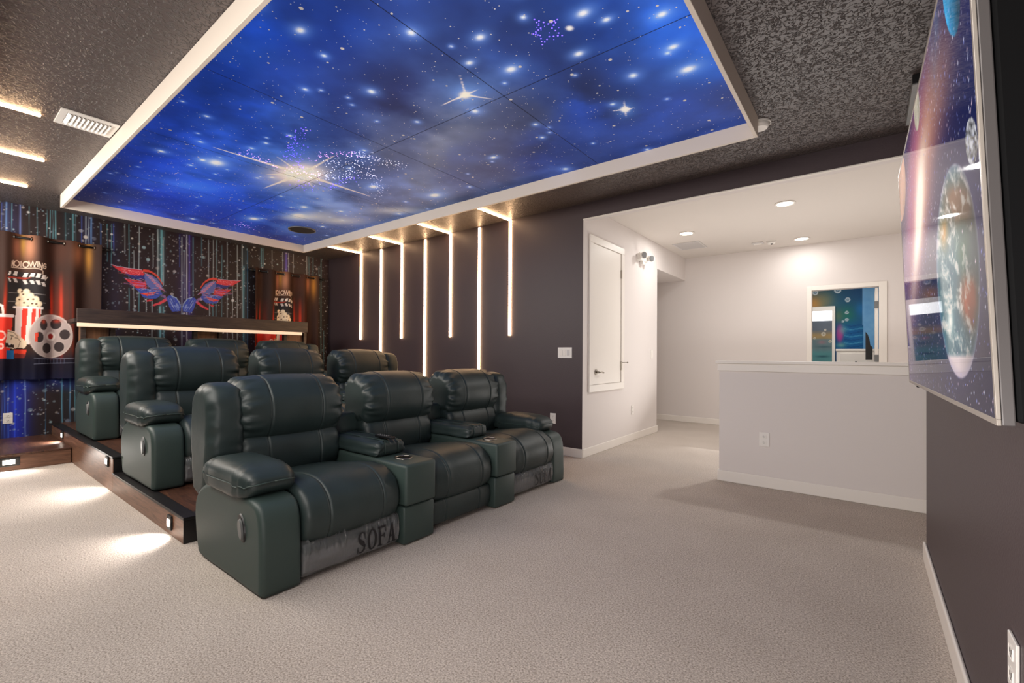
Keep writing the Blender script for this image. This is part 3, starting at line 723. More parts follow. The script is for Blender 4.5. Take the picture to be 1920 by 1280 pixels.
    for k in range(10):
        a, c = star[k], star[(k+1) % 10]
        for q in range(3): fib(a[0]+(c[0]-a[0])*q/3, a[1]+(c[1]-a[1])*q/3, 3, .0062)
    for k in range(14): fib(rs.uniform(1004, 1052), rs.uniform(40, 80), 3, .0035)
    # comet trails of fibre ends around the big flare
    path = lambda t, P: (np.interp(t, np.linspace(0, 1, len(P)), [p[0] for p in P]), np.interp(t, np.linspace(0, 1, len(P)), [p[1] for p in P]))
    for P_, cnt, sp, mi in (([(450, 290), (468, 285), (500, 306), (560, 323), (600, 330)], 80, 5, 4), ([(578, 300), (610, 290), (640, 287), (670, 290)], 60, 5, 4), ([(670, 290), (700, 298), (730, 304), (752, 312)], 90, 7, 2), ([(570, 245), (548, 262), (545, 290), (560, 312)], 110, 10, 3),
                            ([(612, 305), (650, 305), (690, 318), (712, 340), (706, 366)], 150, 10, 2), ([(600, 330), (640, 326), (665, 328)], 110, 12, 2), ([(555, 345), (600, 352), (640, 345), (668, 330)], 90, 7, 3), ([(445, 420), (475, 426)], 26, 4, 4)):
        for k in range(cnt):
            x, y = path(rs.rand(), P_); fib(x+rs.normal()*sp, y+rs.normal()*sp*.6, mi, rs.choice([.004, .0055, .007]))
    # joints between the printed boards
    def seam(a, c, w=0.0022):
        d = np.array(c)-np.array(a); d = d/np.linalg.norm(d); n = np.array([-d[1], d[0]])*w
        extra.append(([(a[0]-n[0], a[1]-n[1], zp-.0008), (c[0]-n[0], c[1]-n[1], zp-.0008), (c[0]+n[0], c[1]+n[1], zp-.0008), (a[0]+n[0], a[1]+n[1], zp-.0008)], 5, (20, 25, 40)))
    ym = (y0+y1)/2+0.02
    seam((x0, ym), (x1, ym))
    for k in range(1, 5):
        xs = x1-1.22*k; seam((xs, y0), (xs, y1))
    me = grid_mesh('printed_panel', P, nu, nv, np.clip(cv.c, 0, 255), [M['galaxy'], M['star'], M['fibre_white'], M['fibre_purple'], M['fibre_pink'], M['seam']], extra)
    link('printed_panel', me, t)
    sp = thing('ceiling_speaker', 'round dark speaker grille set in the far left end of the galaxy panel', 'speaker', (-6.03, 3.14, zp-0.02))
    ring_ = ring(BM(), (-6.03, 3.14, zp-0.014), (0, 0, 1), 0.172, 0.158, 0.013, 40); obj('rim', ring_, M['grey_plastic'], sp, True)
    obj('grille', cyl(BM(), (-6.03, 3.14, zp-0.012), (-6.03, 3.14, zp-0.001), 0.159, n=40), M['speaker_cloth'], sp)
star_panel()

# ================================================================== SEATING PLATFORM, STEP, BAR
PX1, PX2, PY0, PY1, PZ1, PZ2 = -3.25, -4.90, 0.980, 3.78, 0.160, 0.292
def platform():
    t = thing('seating_platform', 'two tier brown wood platform under the rear sofas', 'platform', (-5.5, 2.4, 0))
    t1 = obj('lower_tier', box(BM(), PX2, PX1, PY0, PY1, 0, PZ1-0.018, 0.003), M['laminate'], t)
    t2 = obj('upper_tier', box(BM(), XM+0.005, PX2, PY0, PY1, 0, PZ2-0.018, 0.003), M['laminate'], t)
    obj('deck', box(BM(), PX2, PX1-0.08, PY0+0.075, PY1-0.06, PZ1-0.018, PZ1-0.0005), M['deck'], t1)
    obj('deck', box(BM(), XM+0.006, PX2-0.08, PY0+0.075, PY1-0.06, PZ2-0.018, PZ2-0.0005), M['deck'], t2)
    b = box(BM(), PX2, PX1+0.012, PY0-0.004, PY0+0.075, PZ1-0.018, PZ1, 0.003); box(b, PX1-0.08, PX1+0.012, PY0+0.075, PY1, PZ1-0.018, PZ1, 0.003)
    obj('nosing', b, M['nosing'], t1)
    b = box(BM(), XM+0.006, PX2+0.012, PY0-0.004, PY0+0.075, PZ2-0.018, PZ2, 0.003); box(b, PX2-0.08, PX2+0.012, PY0+0.075, PY1, PZ2-0.018, PZ2, 0.003)
    obj('nosing', b, M['nosing'], t2)
    obj('front_riser', box(BM(), PX1, PX1+0.006, PY0, PY1, 0.002, PZ1-0.02), M['nosing'], t1)
    obj('front_riser', box(BM(), PX2, PX2+0.006, PY0+0.004, PY1, PZ1, PZ2-0.02), M['nosing'], t2)
    t = thing('entry_step', 'low brown wood step along the mural wall, left of the platform', 'step', (-7.15, 0.3, 0))
    obj('riser', box(BM(), XM+0.005, -6.545, YN+0.005, PY0-0.006, 0, 0.146, 0.003), M['laminate'], t)
    obj('tread', box(BM(), XM+0.005, -6.53, YN+0.005, PY0-0.006, 0.146, 0.164, 0.004), M['deck'], t)
platform()

def step_light(pos, nrm, label, horizontal=False):
    n = Vector(nrm); p = Vector(pos)
    t = thing('step_light', label, 'light', p, 'step lights along the platform')
    w, hh = (0.036, 0.044) if not horizontal else (0.075, 0.042)
    def plate(bm, w, hh, d0, d1, bev, dz=0):
        if abs(n.y) > .5: return box(bm, p.x-w, p.x+w, p.y+min(n.y*d0, n.y*d1), p.y+max(n.y*d0, n.y*d1), p.z-hh+dz, p.z+hh+dz, bev)
        return box(bm, p.x+min(n.x*d0, n.x*d1), p.x+max(n.x*d0, n.x*d1), p.y-w, p.y+w, p.z-hh+dz, p.z+hh+dz, bev)
    obj('plate', plate(BM(), w, hh, 0.0005, 0.012, 0.003), M['matte_black'], t)
    obj('lens', plate(BM(), w*0.55, hh*0.5, 0.012, 0.017, 0.002), M['step_led'], t)
    L = bpy.data.lights.new('step_lamp', 'SPOT'); L.energy = 14.0; L.color = (1, 0.93, 0.86); L.spot_size = 2.3; L.spot_blend = 0.7; L.shadow_soft_size = 0.02
    o = bpy.data.objects.new('step_lamp', L); C.objects.link(o); o.parent = t; o.location = n*0.035
    o.rotation_euler = (n*0.75+Vector((0, 0, -0.66))).to_track_quat('-Z', 'Y').to_euler()
step_light((-3.47, PY0-0.0005, 0.083), (0, -1, 0), 'small bright step light in the lower tier near its front corner')
step_light((-5.05, PY0-0.0005, 0.235), (0, -1, 0), 'small bright step light high on the upper tier near its front corner')
step_light((-7.03, PY0-0.0005, 0.232), (0, -1, 0), 'small bright step light above the low step by the mural')
step_light((-6.545, 0.535, 0.085), (1, 0, 0), 'small bright step light in the riser of the low mural step', True)

def bar():
    t = thing('bar_table', 'long dark wood bar with a glowing strip under its front board, behind the back row', 'table', (-7.15, 2.39, PZ2))
    x0, y0, y1 = -6.95, 1.065, 3.728
    obj('front_board', box(BM(), x0-0.03, x0, y0, y1, 1.482, 1.642, 0.004), M['bar_wood'], t)
    obj('table_top', box(BM(), x0-0.42, x0-0.0305, y0-0.02, y1, 1.485, 1.527, 0.004), M['bar_wood'], t)
    obj('light_strip', box(BM(), x0-0.028, x0-0.004, y0+0.004, y1-0.085, 1.436, 1.481, 0.006), M['strip_dim'], t)
    xp = -7.20
    for xa, xb in ((161, 204), (369, 407), (536, 566)):
        a, c = at('X', xp, xa, 625)[1], at('X', xp, xb, 625)[1]
        obj('support_panel', box(BM(), xp-0.03, xp, a, c, PZ2, 1.484, 0.002), M['panel_wood'], t)
        obj('post', box(BM(), xp-0.02, xp+0.05, a-0.052, a-0.006, PZ2, 1.484, 0.003), M['bar_wood'], t)
        obj('post', box(BM(), xp-0.02, xp+0.05, c+0.006, c+0.052, PZ2, 1.484, 0.003), M['bar_wood'], t)
    b = box(BM(), xp-0.02, xp+0.03, at('X', xp, 148, 625)[1], at('X', xp, 154, 625)[1], PZ2, 1.484, 0.003)
    obj('post', b, M['panel_wood'], t)
bar()

# ================================================================== RECLINING SOFA
SW, AW, CW = 0.60, 0.20, 0.25              # seat, arm and console widths
SEATS = [AW, AW+SW+CW, AW+2*SW+2*CW]
TOT = 3*SW+2*CW+2*AW
def serif(ch, w=1.0, h=1.0):
    """polygons of a bold serif letter in a unit box"""
    R4 = lambda a, b_, c, d: [(a, c), (b_, c), (b_, d), (a, d)]
    if ch == 'F': return [R4(.16, .40, 0, 1), R4(.02, .92, .9, 1), R4(.40, .74, .46, .56), R4(.80, .92, .68, .9), R4(.66, .74, .38, .64), R4(.04, .54, 0, .07)]
    if ch == 'A': return [[(.08, 0), (.20, 0), (.56, .88), (.46, 1)], [(.58, 0), (.90, 0), (.58, 1), (.44, 1)], R4(.28, .62, .30, .38), R4(.0, .32, 0, .06), R4(.48, 1.0, 0, .06)]
    if ch == 'O':
        out = []
        for k in range(28):
            a, c = 2*PI*k/28, 2*PI*(k+1)/28
            f = lambda t, r: (.5+r[0]*math.cos(t), .5+r[1]*math.sin(t))
            out.append([f(a, (.5, .52)), f(c, (.5, .52)), f(c, (.25, .45)), f(a, (.25, .45))])
        return out
    if ch == 'S':
        P = [(.86, .72), (.80, .90), (.62, .99), (.42, .98), (.24, .88), (.20, .72), (.34, .60), (.56, .50), (.76, .38), (.80, .22), (.66, .08), (.46, .02), (.26, .06), (.14, .18), (.10, .32)]
        W = [.04, .05, .06, .08, .15, .2, .24, .26, .24, .2, .14, .08, .06, .05, .04]
        out = []
        for k in range(len(P)-1):
            (xa, ya), (xb, yb) = P[k], P[k+1]; L = math.hypot(xb-xa, yb-ya); nx, ny = -(yb-ya)/L, (xb-xa)/L
            out.append([(xa+nx*W[k]/2, ya+ny*W[k]/2), (xa-nx*W[k]/2, ya-ny*W[k]/2), (xb-nx*W[k+1]/2, yb-ny*W[k+1]/2), (xb+nx*W[k+1]/2, yb+ny*W[k+1]/2)])
        out += [R4(.80, .88, .66, .98), R4(.08, .16, .02, .34)]
        return out

def sofa(label):
    t = thing('reclining_sofa', label, 'sofa', (0, 0, 0), 'green leather sofas facing the television')
    LE, LF = M['leather'], M['leather_flat']
    obj('base_frame', box(BM(), -0.80, -0.075, 0.06, TOT-0.06, 0.012, 0.20, 0.01), M['under'], t)
    # arms: bowed side panel with a pad on top, a lever in the outer face
    armp = [(-0.03, 0.0), (0.0, 0.03), (0.0, 0.15), (-0.006, 0.30), (-0.03, 0.39), (-0.10, 0.435), (-0.35, 0.45), (-0.60, 0.44), (-0.74, 0.40), (-0.825, 0.33), (-0.848, 0.24), (-0.83, 0.13), (-0.80, 0.04), (-0.74, 0.0), (-0.40, -0.004)]
    armp = [(x, max(z, 0)+0.004) for x, z in armp]
    for side in (0, 1):
        y0 = 0.0 if side == 0 else TOT-AW
        arm = obj('arm', loft(armp, y0, y0+AW, 0.028, n=84, seed=3+side), LF, t, True)
        yc = y0+AW/2+(0.01 if side == 0 else -0.01)
        def puff(p, x, y, z, s=side):
            # squared pad, fuller in the middle, sagging a little over the sides, gathered at both ends
            k = 1-0.30*max(0, abs(x))**4
            q = Vector((p.x, p.y*(1-0.10*abs(x)**5), p.z*k))
            q.z += -0.022*(abs(y)**3)*(1 if z < 0.2 else 0.4)
            ph = p.x*46
            q.z += 0.0045*math.sin(ph*1.9+1)*abs(y)**2+0.003*math.sin(ph*3.1)*abs(y)**3
            q.y += 0.004*math.sin(ph*2.3)*abs(y)
            return q
        pad = obj('arm_pad', superbox((-0.415, yc, 0.507), (0.302, 0.140, 0.086), (0.62, 0.36), 64, 30, puff), LE, t, True)
        b = BM(); pts = []
        for k in range(61):
            th = 2*PI*k/60; sp = lambda v, p: math.copysign(abs(v)**p, v)
            X, Y = sp(math.cos(th), .36), sp(math.sin(th), .36)
            p = puff(Vector((X*0.305, Y*0.140, 0.012)), X, Y, 0.12)
            pts.append((p.x*1.004-0.415, p.y*1.006+yc, p.z+0.507))
        tube(b, pts, 0.0035, 6); obj('piping', b, LF, pad, True)
        yo = 0.0 if side == 0 else TOT
        sg = -1 if side == 0 else 1
        b = BM()
        for k in range(32):
            pass
        c = Vector((-0.205, yo+sg*0.0005, 0.292))
        rc = BM(); P1 = []
        def oval(bm, cx, cz, rx, rz, ya, yb):
            A, B = [], []
            for k in range(28):
                th = 2*PI*k/28
                A.append(bm.verts.new((cx+rx*math.cos(th)-0.25*rz*math.sin(th), ya, cz+rz*math.sin(th)))); B.append(bm.verts.new((cx+rx*0.9*math.cos(th)-0.25*rz*0.9*math.sin(th), yb, cz+rz*0.9*math.sin(th))))
            for k in range(28): bm.faces.new((A[k], A[(k+1) % 28], B[(k+1) % 28], B[k]))
            bm.faces.new(A); bm.faces.new(B[::-1])
        oval(rc, c.x, c.z, 0.040, 0.070, yo-sg*0.002, yo+sg*0.006)
        rec = obj('lever_cup', rc, M['black'], arm)
        lv = BM(); oval(lv, c.x+0.004, c.z-0.004, 0.022, 0.050, yo+sg*0.006, yo+sg*0.015)
        obj('lever', lv, M['lever'], rec)
        # back wing beside the outer seat
        wp = [(-0.735, 0.33), (-0.69, 0.42), (-0.665, 0.58), (-0.655, 0.75), (-0.67, 0.88), (-0.715, 0.95), (-0.79, 0.972), (-0.88, 0.962), (-0.95, 0.905), (-0.978, 0.76), (-0.97, 0.55), (-0.93, 0.36), (-0.85, 0.31)]
        y1_ = (0.006, 0.205) if side == 0 else (TOT-0.205, TOT-0.006)
        obj('back_wing', loft(wp, y1_[0], y1_[1], 0.06, n=90, wr=0.011, wk=13, zone=0.035, seed=8+side, bulge=0.006, ends=(1, 1)), LE, t, True)
    headp = [(-0.79, 0.634), (-0.705, 0.645), (-0.655, 0.705), (-0.636, 0.785), (-0.650, 0.875), (-0.71, 0.955), (-0.775, 0.988), (-0.86, 0.998), (-0.94, 0.972), (-0.985, 0.89), (-0.985, 0.76), (-0.955, 0.66), (-0.88, 0.635)]
    lumbp = [(-0.83, 0.345), (-0.735, 0.365), (-0.675, 0.42), (-0.655, 0.50), (-0.665, 0.58), (-0.70, 0.645), (-0.76, 0.675), (-0.85, 0.675), (-0.93, 0.64), (-0.955, 0.5), (-0.93, 0.38)]
    seatp = [(-0.05, 0.192), (-0.012, 0.205), (0.012, 0.25), (0.020, 0.31), (0.006, 0.375), (-0.04, 0.43), (-0.12, 0.468), (-0.25, 0.475), (-0.42, 0.452), (-0.58, 0.425), (-0.70, 0.405), (-0.72, 0.33), (-0.68, 0.24), (-0.4, 0.2), (-0.2, 0.19)]
    footp = [(-0.075, 0.036), (-0.030, 0.032), (-0.012, 0.05), (-0.001, 0.10), (-0.001, 0.14), (-0.010, 0.178), (-0.03, 0.190), (-0.075, 0.190)]
    for i, ys in enumerate(SEATS):
        ym = ys+SW/2
        sh = (-0.02, 0, 0.02)[i]
        sm = lambda d: (ym-d, ym+d)
        obj('back_shell', box(BM(), -0.965, -0.80, ys+0.004, ys+SW-0.004, 0.16, 0.93, 0.03), LF, t, True)
        obj('seat_cushion', loft(seatp, ys+0.004, ys+SW-0.004, 0.035, seams=sm(0.165), bulge=0.016, n=84, seed=20+i, wr=0.003, wk=15, zone=0.03), LE, t, True)
        obj('lumbar_cushion', loft(lumbp, ym-SW/2-0.025, ym+SW/2+0.025, 0.055, seams=sm(0.165), bulge=0.012, n=72, seed=30+i, wr=0.007, wk=9, zone=0.05), LE, t, True)
        obj('head_cushion', loft(headp, ym-SW/2-0.035, ym+SW/2+0.035, 0.062, seams=sm(0.165), bulge=0.018, n=100, seed=40+i, wr=0.017, wk=11, zone=0.055), LE, t, True)
        ft = obj('footrest', loft(footp, ys+0.006, ys+SW-0.006, 0.016, seams=sm(0.165) if i == 1 else (), bulge=0.004, n=64, seed=50+i, seam_d=0.005), LE, t, True)
        if i != 1:
            fp = [(-0.075, 0.026), (-0.028, 0.022), (-0.004, 0.045), (0.009, 0.10), (0.009, 0.14), (-0.002, 0.186), (-0.026, 0.200), (-0.075, 0.198)]
            fl = obj('plastic_wrap', loft(fp, ys+0.003, ys+SW-0.003, 0.012, n=64, seed=60+i, wr=0.002, wk=9, zone=0.2, mid_wr=0.0012, step=0.0045, folds=(0.140, 0.012, [(ys+0.02+rng.rand()*(SW-0.04), 0.0025+0.003*rng.rand(), 0.4+rng.rand()) for _ in range(36)])), M['film'], ft, True)
            b = BM(); lw, lh, z0 = 0.066, 0.112, 0.052; yb_ = ys+SW-0.035-4*lw*1.03
            for k, ch in enumerate('SOFA'):
                for pl in serif(ch):
                    vs = []
                    for (px_, pz_) in pl:
                        z = z0+pz_*lh; x = 0.0195-0.30*max(0, z-0.14)**1.3-0.5*max(0, 0.09-z)**1.4
                        vs.append(b.verts.new((x, yb_+k*lw*1.03+px_*lw*0.95, z)))
                    b.faces.new(vs)
            obj('lettering', b, M['ink'], ft)
    for i in (0, 1):
        yc0 = AW+SW+i*(SW+CW); yc1 = yc0+CW; ym = (yc0+yc1)/2
        con = obj('console', box(BM(), -0.80, 0.052, yc0+0.002, yc1-0.002, 0.236, 0.487, 0.022, 3), LF, t, True)
        b = BM(); box(b, -0.80, 0.034, yc0+0.004, yc1-0.004, 0.006, 0.232, 0.012, 2)
        obj('console_base', b, LF, t, True)
        obj('console_back', box(BM(), -0.955, -0.80, yc0+0.003, yc1-0.003, 0.16, 0.715, 0.025, 3), LF, t, True)
        padp = [(ym-0.112, 0.492), (ym-0.118, 0.53), (ym-0.108, 0.568), (ym-0.06, 0.585), (ym, 0.590), (ym+0.06, 0.585), (ym+0.108, 0.568), (ym+0.118, 0.53), (ym+0.112, 0.492), (ym, 0.486)]
        pd = obj('console_pad', loft(padp, -0.775, -0.245, 0.035, axis='x', n=72, seed=70+i, wr=0.006, wk=17, zone=0.045, mid_wr=0.0016), LE, t, True)
        b = BM()
        for s in (-1, 1):
            pts = [(-0.77+0.52*k/24, ym+s*0.052, 0.5885-0.00*(k == 0)+0.0005) for k in range(25)]+[(-0.247, ym+s*0.052, 0.572), (-0.2425, ym+s*0.052, 0.545), (-0.2425, ym+s*0.052, 0.505)]
            tube(b, pts, 0.0028, 6)
        obj('stitching', b, LF, pd, True)
        cup = obj('cup_holder', ring(BM(), (-0.125, ym, 0.484), (0, 0, 1), 0.056, 0.049, 0.010, 32), M['chrome'], con, True)
        obj('cup_well', cyl(BM(), (-0.125, ym, 0.480), (-0.125, ym, 0.4885), 0.0495, n=32), M['deep_black'], cup)
    return t
def kids(o): return [c for c in bpy.data.objects if c.parent is o]
def copy_tree(o, parent=None):
    c = o.copy(); C.objects.link(c)
    if parent is not None: c.parent = parent
    for ch in kids(o): copy_tree(ch, c)
    return c
s1 = sofa('dark green leather three seat reclining sofa standing on the carpet, nearest row')
s1.location = (-2.222, 0.978, 0.0)
s2 = copy_tree(s1); s2.location = (-4.00, 1.015, PZ1+0.001); s2.scale = (1, 1, 1.03)
s2['label'] = 'dark green leather three seat reclining sofa on the lower platform tier, middle row'
s3 = copy_tree(s1); s3.location = (-5.88, 1.025, PZ2+0.001); s3.scale = (1, 1, 1.03)
s3['label'] = 'green leather three seat reclining sofa on the upper platform tier, back row before the bar'

rz = 0.5985
r0 = at('Z', rz, 722, 820.5)
t = thing('remote_control', 'slim black remote control lying on the nearest console pad of the front sofa', 'remote control', (r0[0], r0[1], rz))
rm = obj('case', box(BM(), r0[0]-0.085, r0[0]+0.085, r0[1]-0.021, r0[1]+0.021, rz+0.001, rz+0.016, 0.004), M['black'], t)
b = BM()
for k in range(5):
    for s in (-1, 1): cyl(b, (r0[0]-0.06+k*0.022, r0[1]+s*0.008, rz+0.016), (r0[0]-0.06+k*0.022, r0[1]+s*0.008, rz+0.018), 0.005, n=10)
obj('buttons', b, M['grey_plastic'], t)

# ================================================================== CURTAINS
def curtain_paint(px, py, u, v):
    cv = Canvas(px, py, (58, 41, 36)); A = np.arange(len(px))
    for x, w, a in ((97, 3.6, .95), (115, 3.6, .95), (136, 3, .35), (9, 3.4, .9), (-40, 4, .9), (-58, 4, .8), (107, 9, .3), (125, 7, .2), (-20, 8, .3)):
        f = a*np.exp(-((px-x-(py-560)*(-.06 if x < 20 else 0))/w)**2)*np.clip((py-505)/60, 0, 1)
        cv.mix(A, f, (206, 62, 40))
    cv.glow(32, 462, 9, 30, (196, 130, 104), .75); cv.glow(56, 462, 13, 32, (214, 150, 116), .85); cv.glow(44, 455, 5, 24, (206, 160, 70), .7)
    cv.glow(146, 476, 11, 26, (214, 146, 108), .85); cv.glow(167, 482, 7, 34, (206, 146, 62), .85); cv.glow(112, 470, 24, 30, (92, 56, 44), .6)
    i = py > 655
    cv.mix(A[i], np.clip((py[i]-655)/22, 0, 1)*.95, (24, 24, 40)); cv.mix(A, 0.6*np.clip((py-690)/26, 0, 1), (22, 28, 66))
    T = (250, 226, 204)
    # title lettering as the folds show it
    for pts in ([(22, 499), (22.5, 489), (26, 499), (26, 488)], [(40, 499), (40, 489)], [(54.5, 489), (58, 500), (61, 490), (64, 501), (67.5, 491)], [(69.5, 501), (70, 491)], [(72, 503), (72.5, 492), (78, 505), (78.5, 494)], [(86, 496), (83, 494.5), (80.5, 498), (81, 502.5), (84, 504), (86, 502), (86, 499.5), (83.5, 499.3)]):
        cv.line(pts, 1.5, T, 0.95)
    for cx, cy in ((32, 493.5), (49, 495)):
        cv.line([(cx+5.2*math.cos(k*PI/10), cy+5.2*math.sin(k*PI/10)) for k in range(21)], 1.5, T, 0.95)
    cv.line([(21, 501), (48, 502), (66, 503), (77, 506), (80, 509), (80, 517)], 1.3, T, .9)
    # clapper board
    cv.poly([(14, 528), (92, 530), (95, 580), (14, 580)], (46, 43, 45)); cv.poly([(14, 508), (40, 509), (78, 514), (94, 520), (94, 532), (14, 530)], (52, 46, 46))
    cv.poly([(15, 518), (60, 520), (50, 523), (15, 521)], (160, 60, 46))
    for x, dy in ((16, 0), (26, 0), (45, 3), (57, 3.5), (68, 5), (78, 8)):
        w = 7 if x > 20 else 4
        cv.poly([(x+1.5, 508+dy), (x+1.5+w, 508.5+dy), (x-1+w, 516+dy), (x-2, 515.5+dy)], (222, 214, 208))
        cv.poly([(x-2, 521+dy), (x-2+w, 521.5+dy), (x+w+1, 529+dy), (x+2, 529+dy)], (206, 200, 196))
    cv.poly([(84, 520), (91, 519), (84, 527)], (215, 208, 200))
    cv.line([(16, 548.5), (48, 549), (85, 553)], 1.0, (170, 166, 164), .8); cv.line([(15, 565), (50, 565), (85, 568.5)], 1.0, (170, 166, 164), .8)
    # popcorn and striped tub
    for cx, cy, r in ((38, 545, 5), (50, 547, 6.5), (44, 554, 8), (57, 555, 6.5), (36, 561, 6), (66, 562, 7), (52, 564, 9), (73, 570, 5.5), (62, 570, 8), (42, 570, 9), (34, 569, 5)):
        cv.disc(cx, cy, r, r, (228, 210, 180), 1, .25); cv.disc(cx-1, cy-1.5, r*.6, r*.5, (246, 232, 206), .6, .6)
    for cx, cy in ((42, 546), (44.5, 551), (53, 561), (37, 561), (46, 567), (60, 569), (67, 570), (62, 561)): cv.disc(cx, cy, 2.2, 1.4, (74, 46, 32), .9, .5)
    cv.poly([(30, 576), (77, 578), (71, 645), (27, 645)], (222, 212, 206))
    for q in ([(43, 577), (53, 577.5), (47, 645), (39, 645)], [(60, 578), (67, 578.5), (62, 645), (56, 645)], [(72, 578.5), (76, 579), (72, 640), (68, 640)]): cv.poly(q, (218, 60, 46))
    cv.line([(26, 575.5), (50, 576), (79, 578)], 4, (236, 228, 222), 1)
    # red drink cup, straw and tickets
    cv.poly([(-58, 594), (24, 594), (17, 672), (-48, 672)], (218, 56, 42)); cv.line([(-62, 591), (-20, 590.5), (24, 592)], 6, (232, 224, 220)); cv.glow(-14, 630, 9, 40, (240, 110, 80), .5)
    cv.line([(-18, 588), (-14, 574), (-4, 570), (4, 574), (5, 588)], 4.5, (232, 216, 206), .95)
    for cx, cy, r in ((1, 629, 8), (1, 649, 4.2), (-24, 634, 9)): cv.line([(cx+r*math.cos(k*PI/10), cy+r*math.sin(k*PI/10)) for k in range(21)], 3.0, (240, 190, 176), .95)
    cv.poly([(9, 650), (14, 618), (27, 621), (51, 641), (50, 648), (46, 653), (33, 652), (24, 654)], (222, 200, 172)); cv.poly([(9, 642), (26, 646), (26, 652), (9, 650)], (52, 40, 36))
    cv.line([(19.5, 628.5), (25.5, 630)], 1.3, (50, 38, 34)); cv.line([(22.5, 629.5), (21, 636)], 1.5, (50, 38, 34))
    cv.line([(28, 633), (34, 633.5), (39, 640), (34, 652)], 1, (60, 46, 40), .9); cv.line([(14, 621), (26, 623), (34, 631)], .9, (60, 46, 40), .8); cv.disc(18, 645, 2, 2, (230, 226, 222))
    cv.poly([(11, 657), (26, 657), (26, 673), (12, 673)], (40, 104, 160)); cv.poly([(26, 655), (50, 655), (49, 664), (26, 662)], (214, 66, 46)); cv.poly([(26, 662), (49, 664), (46, 671), (28, 671)], (120, 44, 40))
    # film reel
    cv.disc(94.5, 630, 41, 41, (196, 182, 176), 1, .03); cv.disc(94.5, 630.5, 39, 39, (172, 156, 152), 1, .04)
    cv.glow(84, 606, 18, 14, (200, 188, 184), .5)
    for cx, cy, rx, ry in ((81.5, 609, 7.2, 10), (105, 607.5, 10.2, 9.5), (121, 627, 9.2, 9.4), (111, 650, 9, 9.2), (87.5, 652.5, 8.6, 9.6), (73, 632, 8.4, 10)):
        cv.disc(cx, cy, rx+.8, ry+.8, (206, 192, 184), .8); cv.disc(cx, cy, rx, ry, (58, 49, 50), 1, .1)
    cv.glow(81, 603, 4, 4, (200, 66, 44), .8); cv.glow(107, 602, 7, 3.5, (190, 62, 44), .8); cv.poly([(65, 624), (71.5, 623), (69, 641), (65, 640)], (214, 72, 54))
    cv.disc(95.5, 630.5, 9, 9, (212, 200, 192)); cv.disc(95.5, 630.5, 5.2, 5.2, (150, 42, 36))
    cv.line([(63, 671), (90, 673), (140, 671)], 1, (150, 156, 176), .8); cv.line([(63, 682), (90, 681), (140, 680)], 1, (150, 156, 176), .8)
    for k in range(9): cv.line([(72+k*6, 673), (72+k*6, 681)], .8, (120, 130, 160), .5)
    return cv.c
def curtain(ya, yb, ztop, zbot, dy, label, rodlabel, rod0, rod1, seed):
    zr = ztop-0.045
    xm = XM+0.075
    t = thing('curtain', label, 'curtain', (xm, (ya+yb)/2, zbot), 'printed cinema curtains on the mural wall')
    nu, nv = int((yb-ya)/0.0055), int((ztop-zbot)/0.0055)
    u, v = UV(ya, yb, nu, zbot, ztop, nv)
    K = 8; amp = 0.044
    ph = (u-ya)/(yb-ya)*K*PI
    fall = np.clip((ztop-v)/1.6, 0, 1)
    x = xm+amp*np.cos(ph+0.25*np.sin(v*2.2+seed)*fall)*(1-0.15*fall)+0.008*np.sin(ph*2.3+seed)*fall
    P = np.stack([x, u, v], 1)
    px, py = photo_xy(np.stack([np.full_like(u, XM+0.075), u-dy, v], 1))
    # hidden stretches behind the camera plane keep a harmless layout
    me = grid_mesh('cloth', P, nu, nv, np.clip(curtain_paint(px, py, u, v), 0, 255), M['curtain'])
    for p in me.polygons: p.use_smooth = True
    link('cloth', me, t)
    for k in range(K):
        yk = ya+(yb-ya)*(k+0.5)/K
        obj('grommet', ring(BM(), (xm, yk-0.003, zr), (0, 1, 0), 0.027, 0.019, 0.006, 24), M['chrome'], t, True)
    t = thing('curtain_rod', rodlabel, 'curtain rod', (xm, (rod0+rod1)/2, zr))
    obj('rod', cyl(BM(), (xm, rod0, zr), (xm, rod1, zr), 0.0125, n=16), M['matte_black'], t, True)
    for yy in (rod0, rod1):
        b = BM(); ball(b, (xm, yy, zr), 0.024, 0.026, 0.024, 14); obj('finial', b, M['matte_black'], t, True)
    for yy in (rod0+0.05, rod1-0.05):
        b = cyl(BM(), (XM+0.001, yy, zr), (xm, yy, zr), 0.008); cyl(b, (XM+0.001, yy, zr), (XM+0.008, yy, zr), 0.022); obj('bracket', b, M['matte_black'], t, True)
yL = at('X', XM+0.075, 53, 497)[1]; yR = at('X', XM+0.075, 532, 547)[1]
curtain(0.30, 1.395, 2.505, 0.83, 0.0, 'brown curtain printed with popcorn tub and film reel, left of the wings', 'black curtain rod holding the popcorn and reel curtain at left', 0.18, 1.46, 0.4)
curtain(3.235, 4.30, 2.515, 0.83, yR-yL, 'brown curtain printed with clapper board, in the right corner of the mural wall', 'black curtain rod holding the corner curtain', 3.19, 4.40, 1.7)

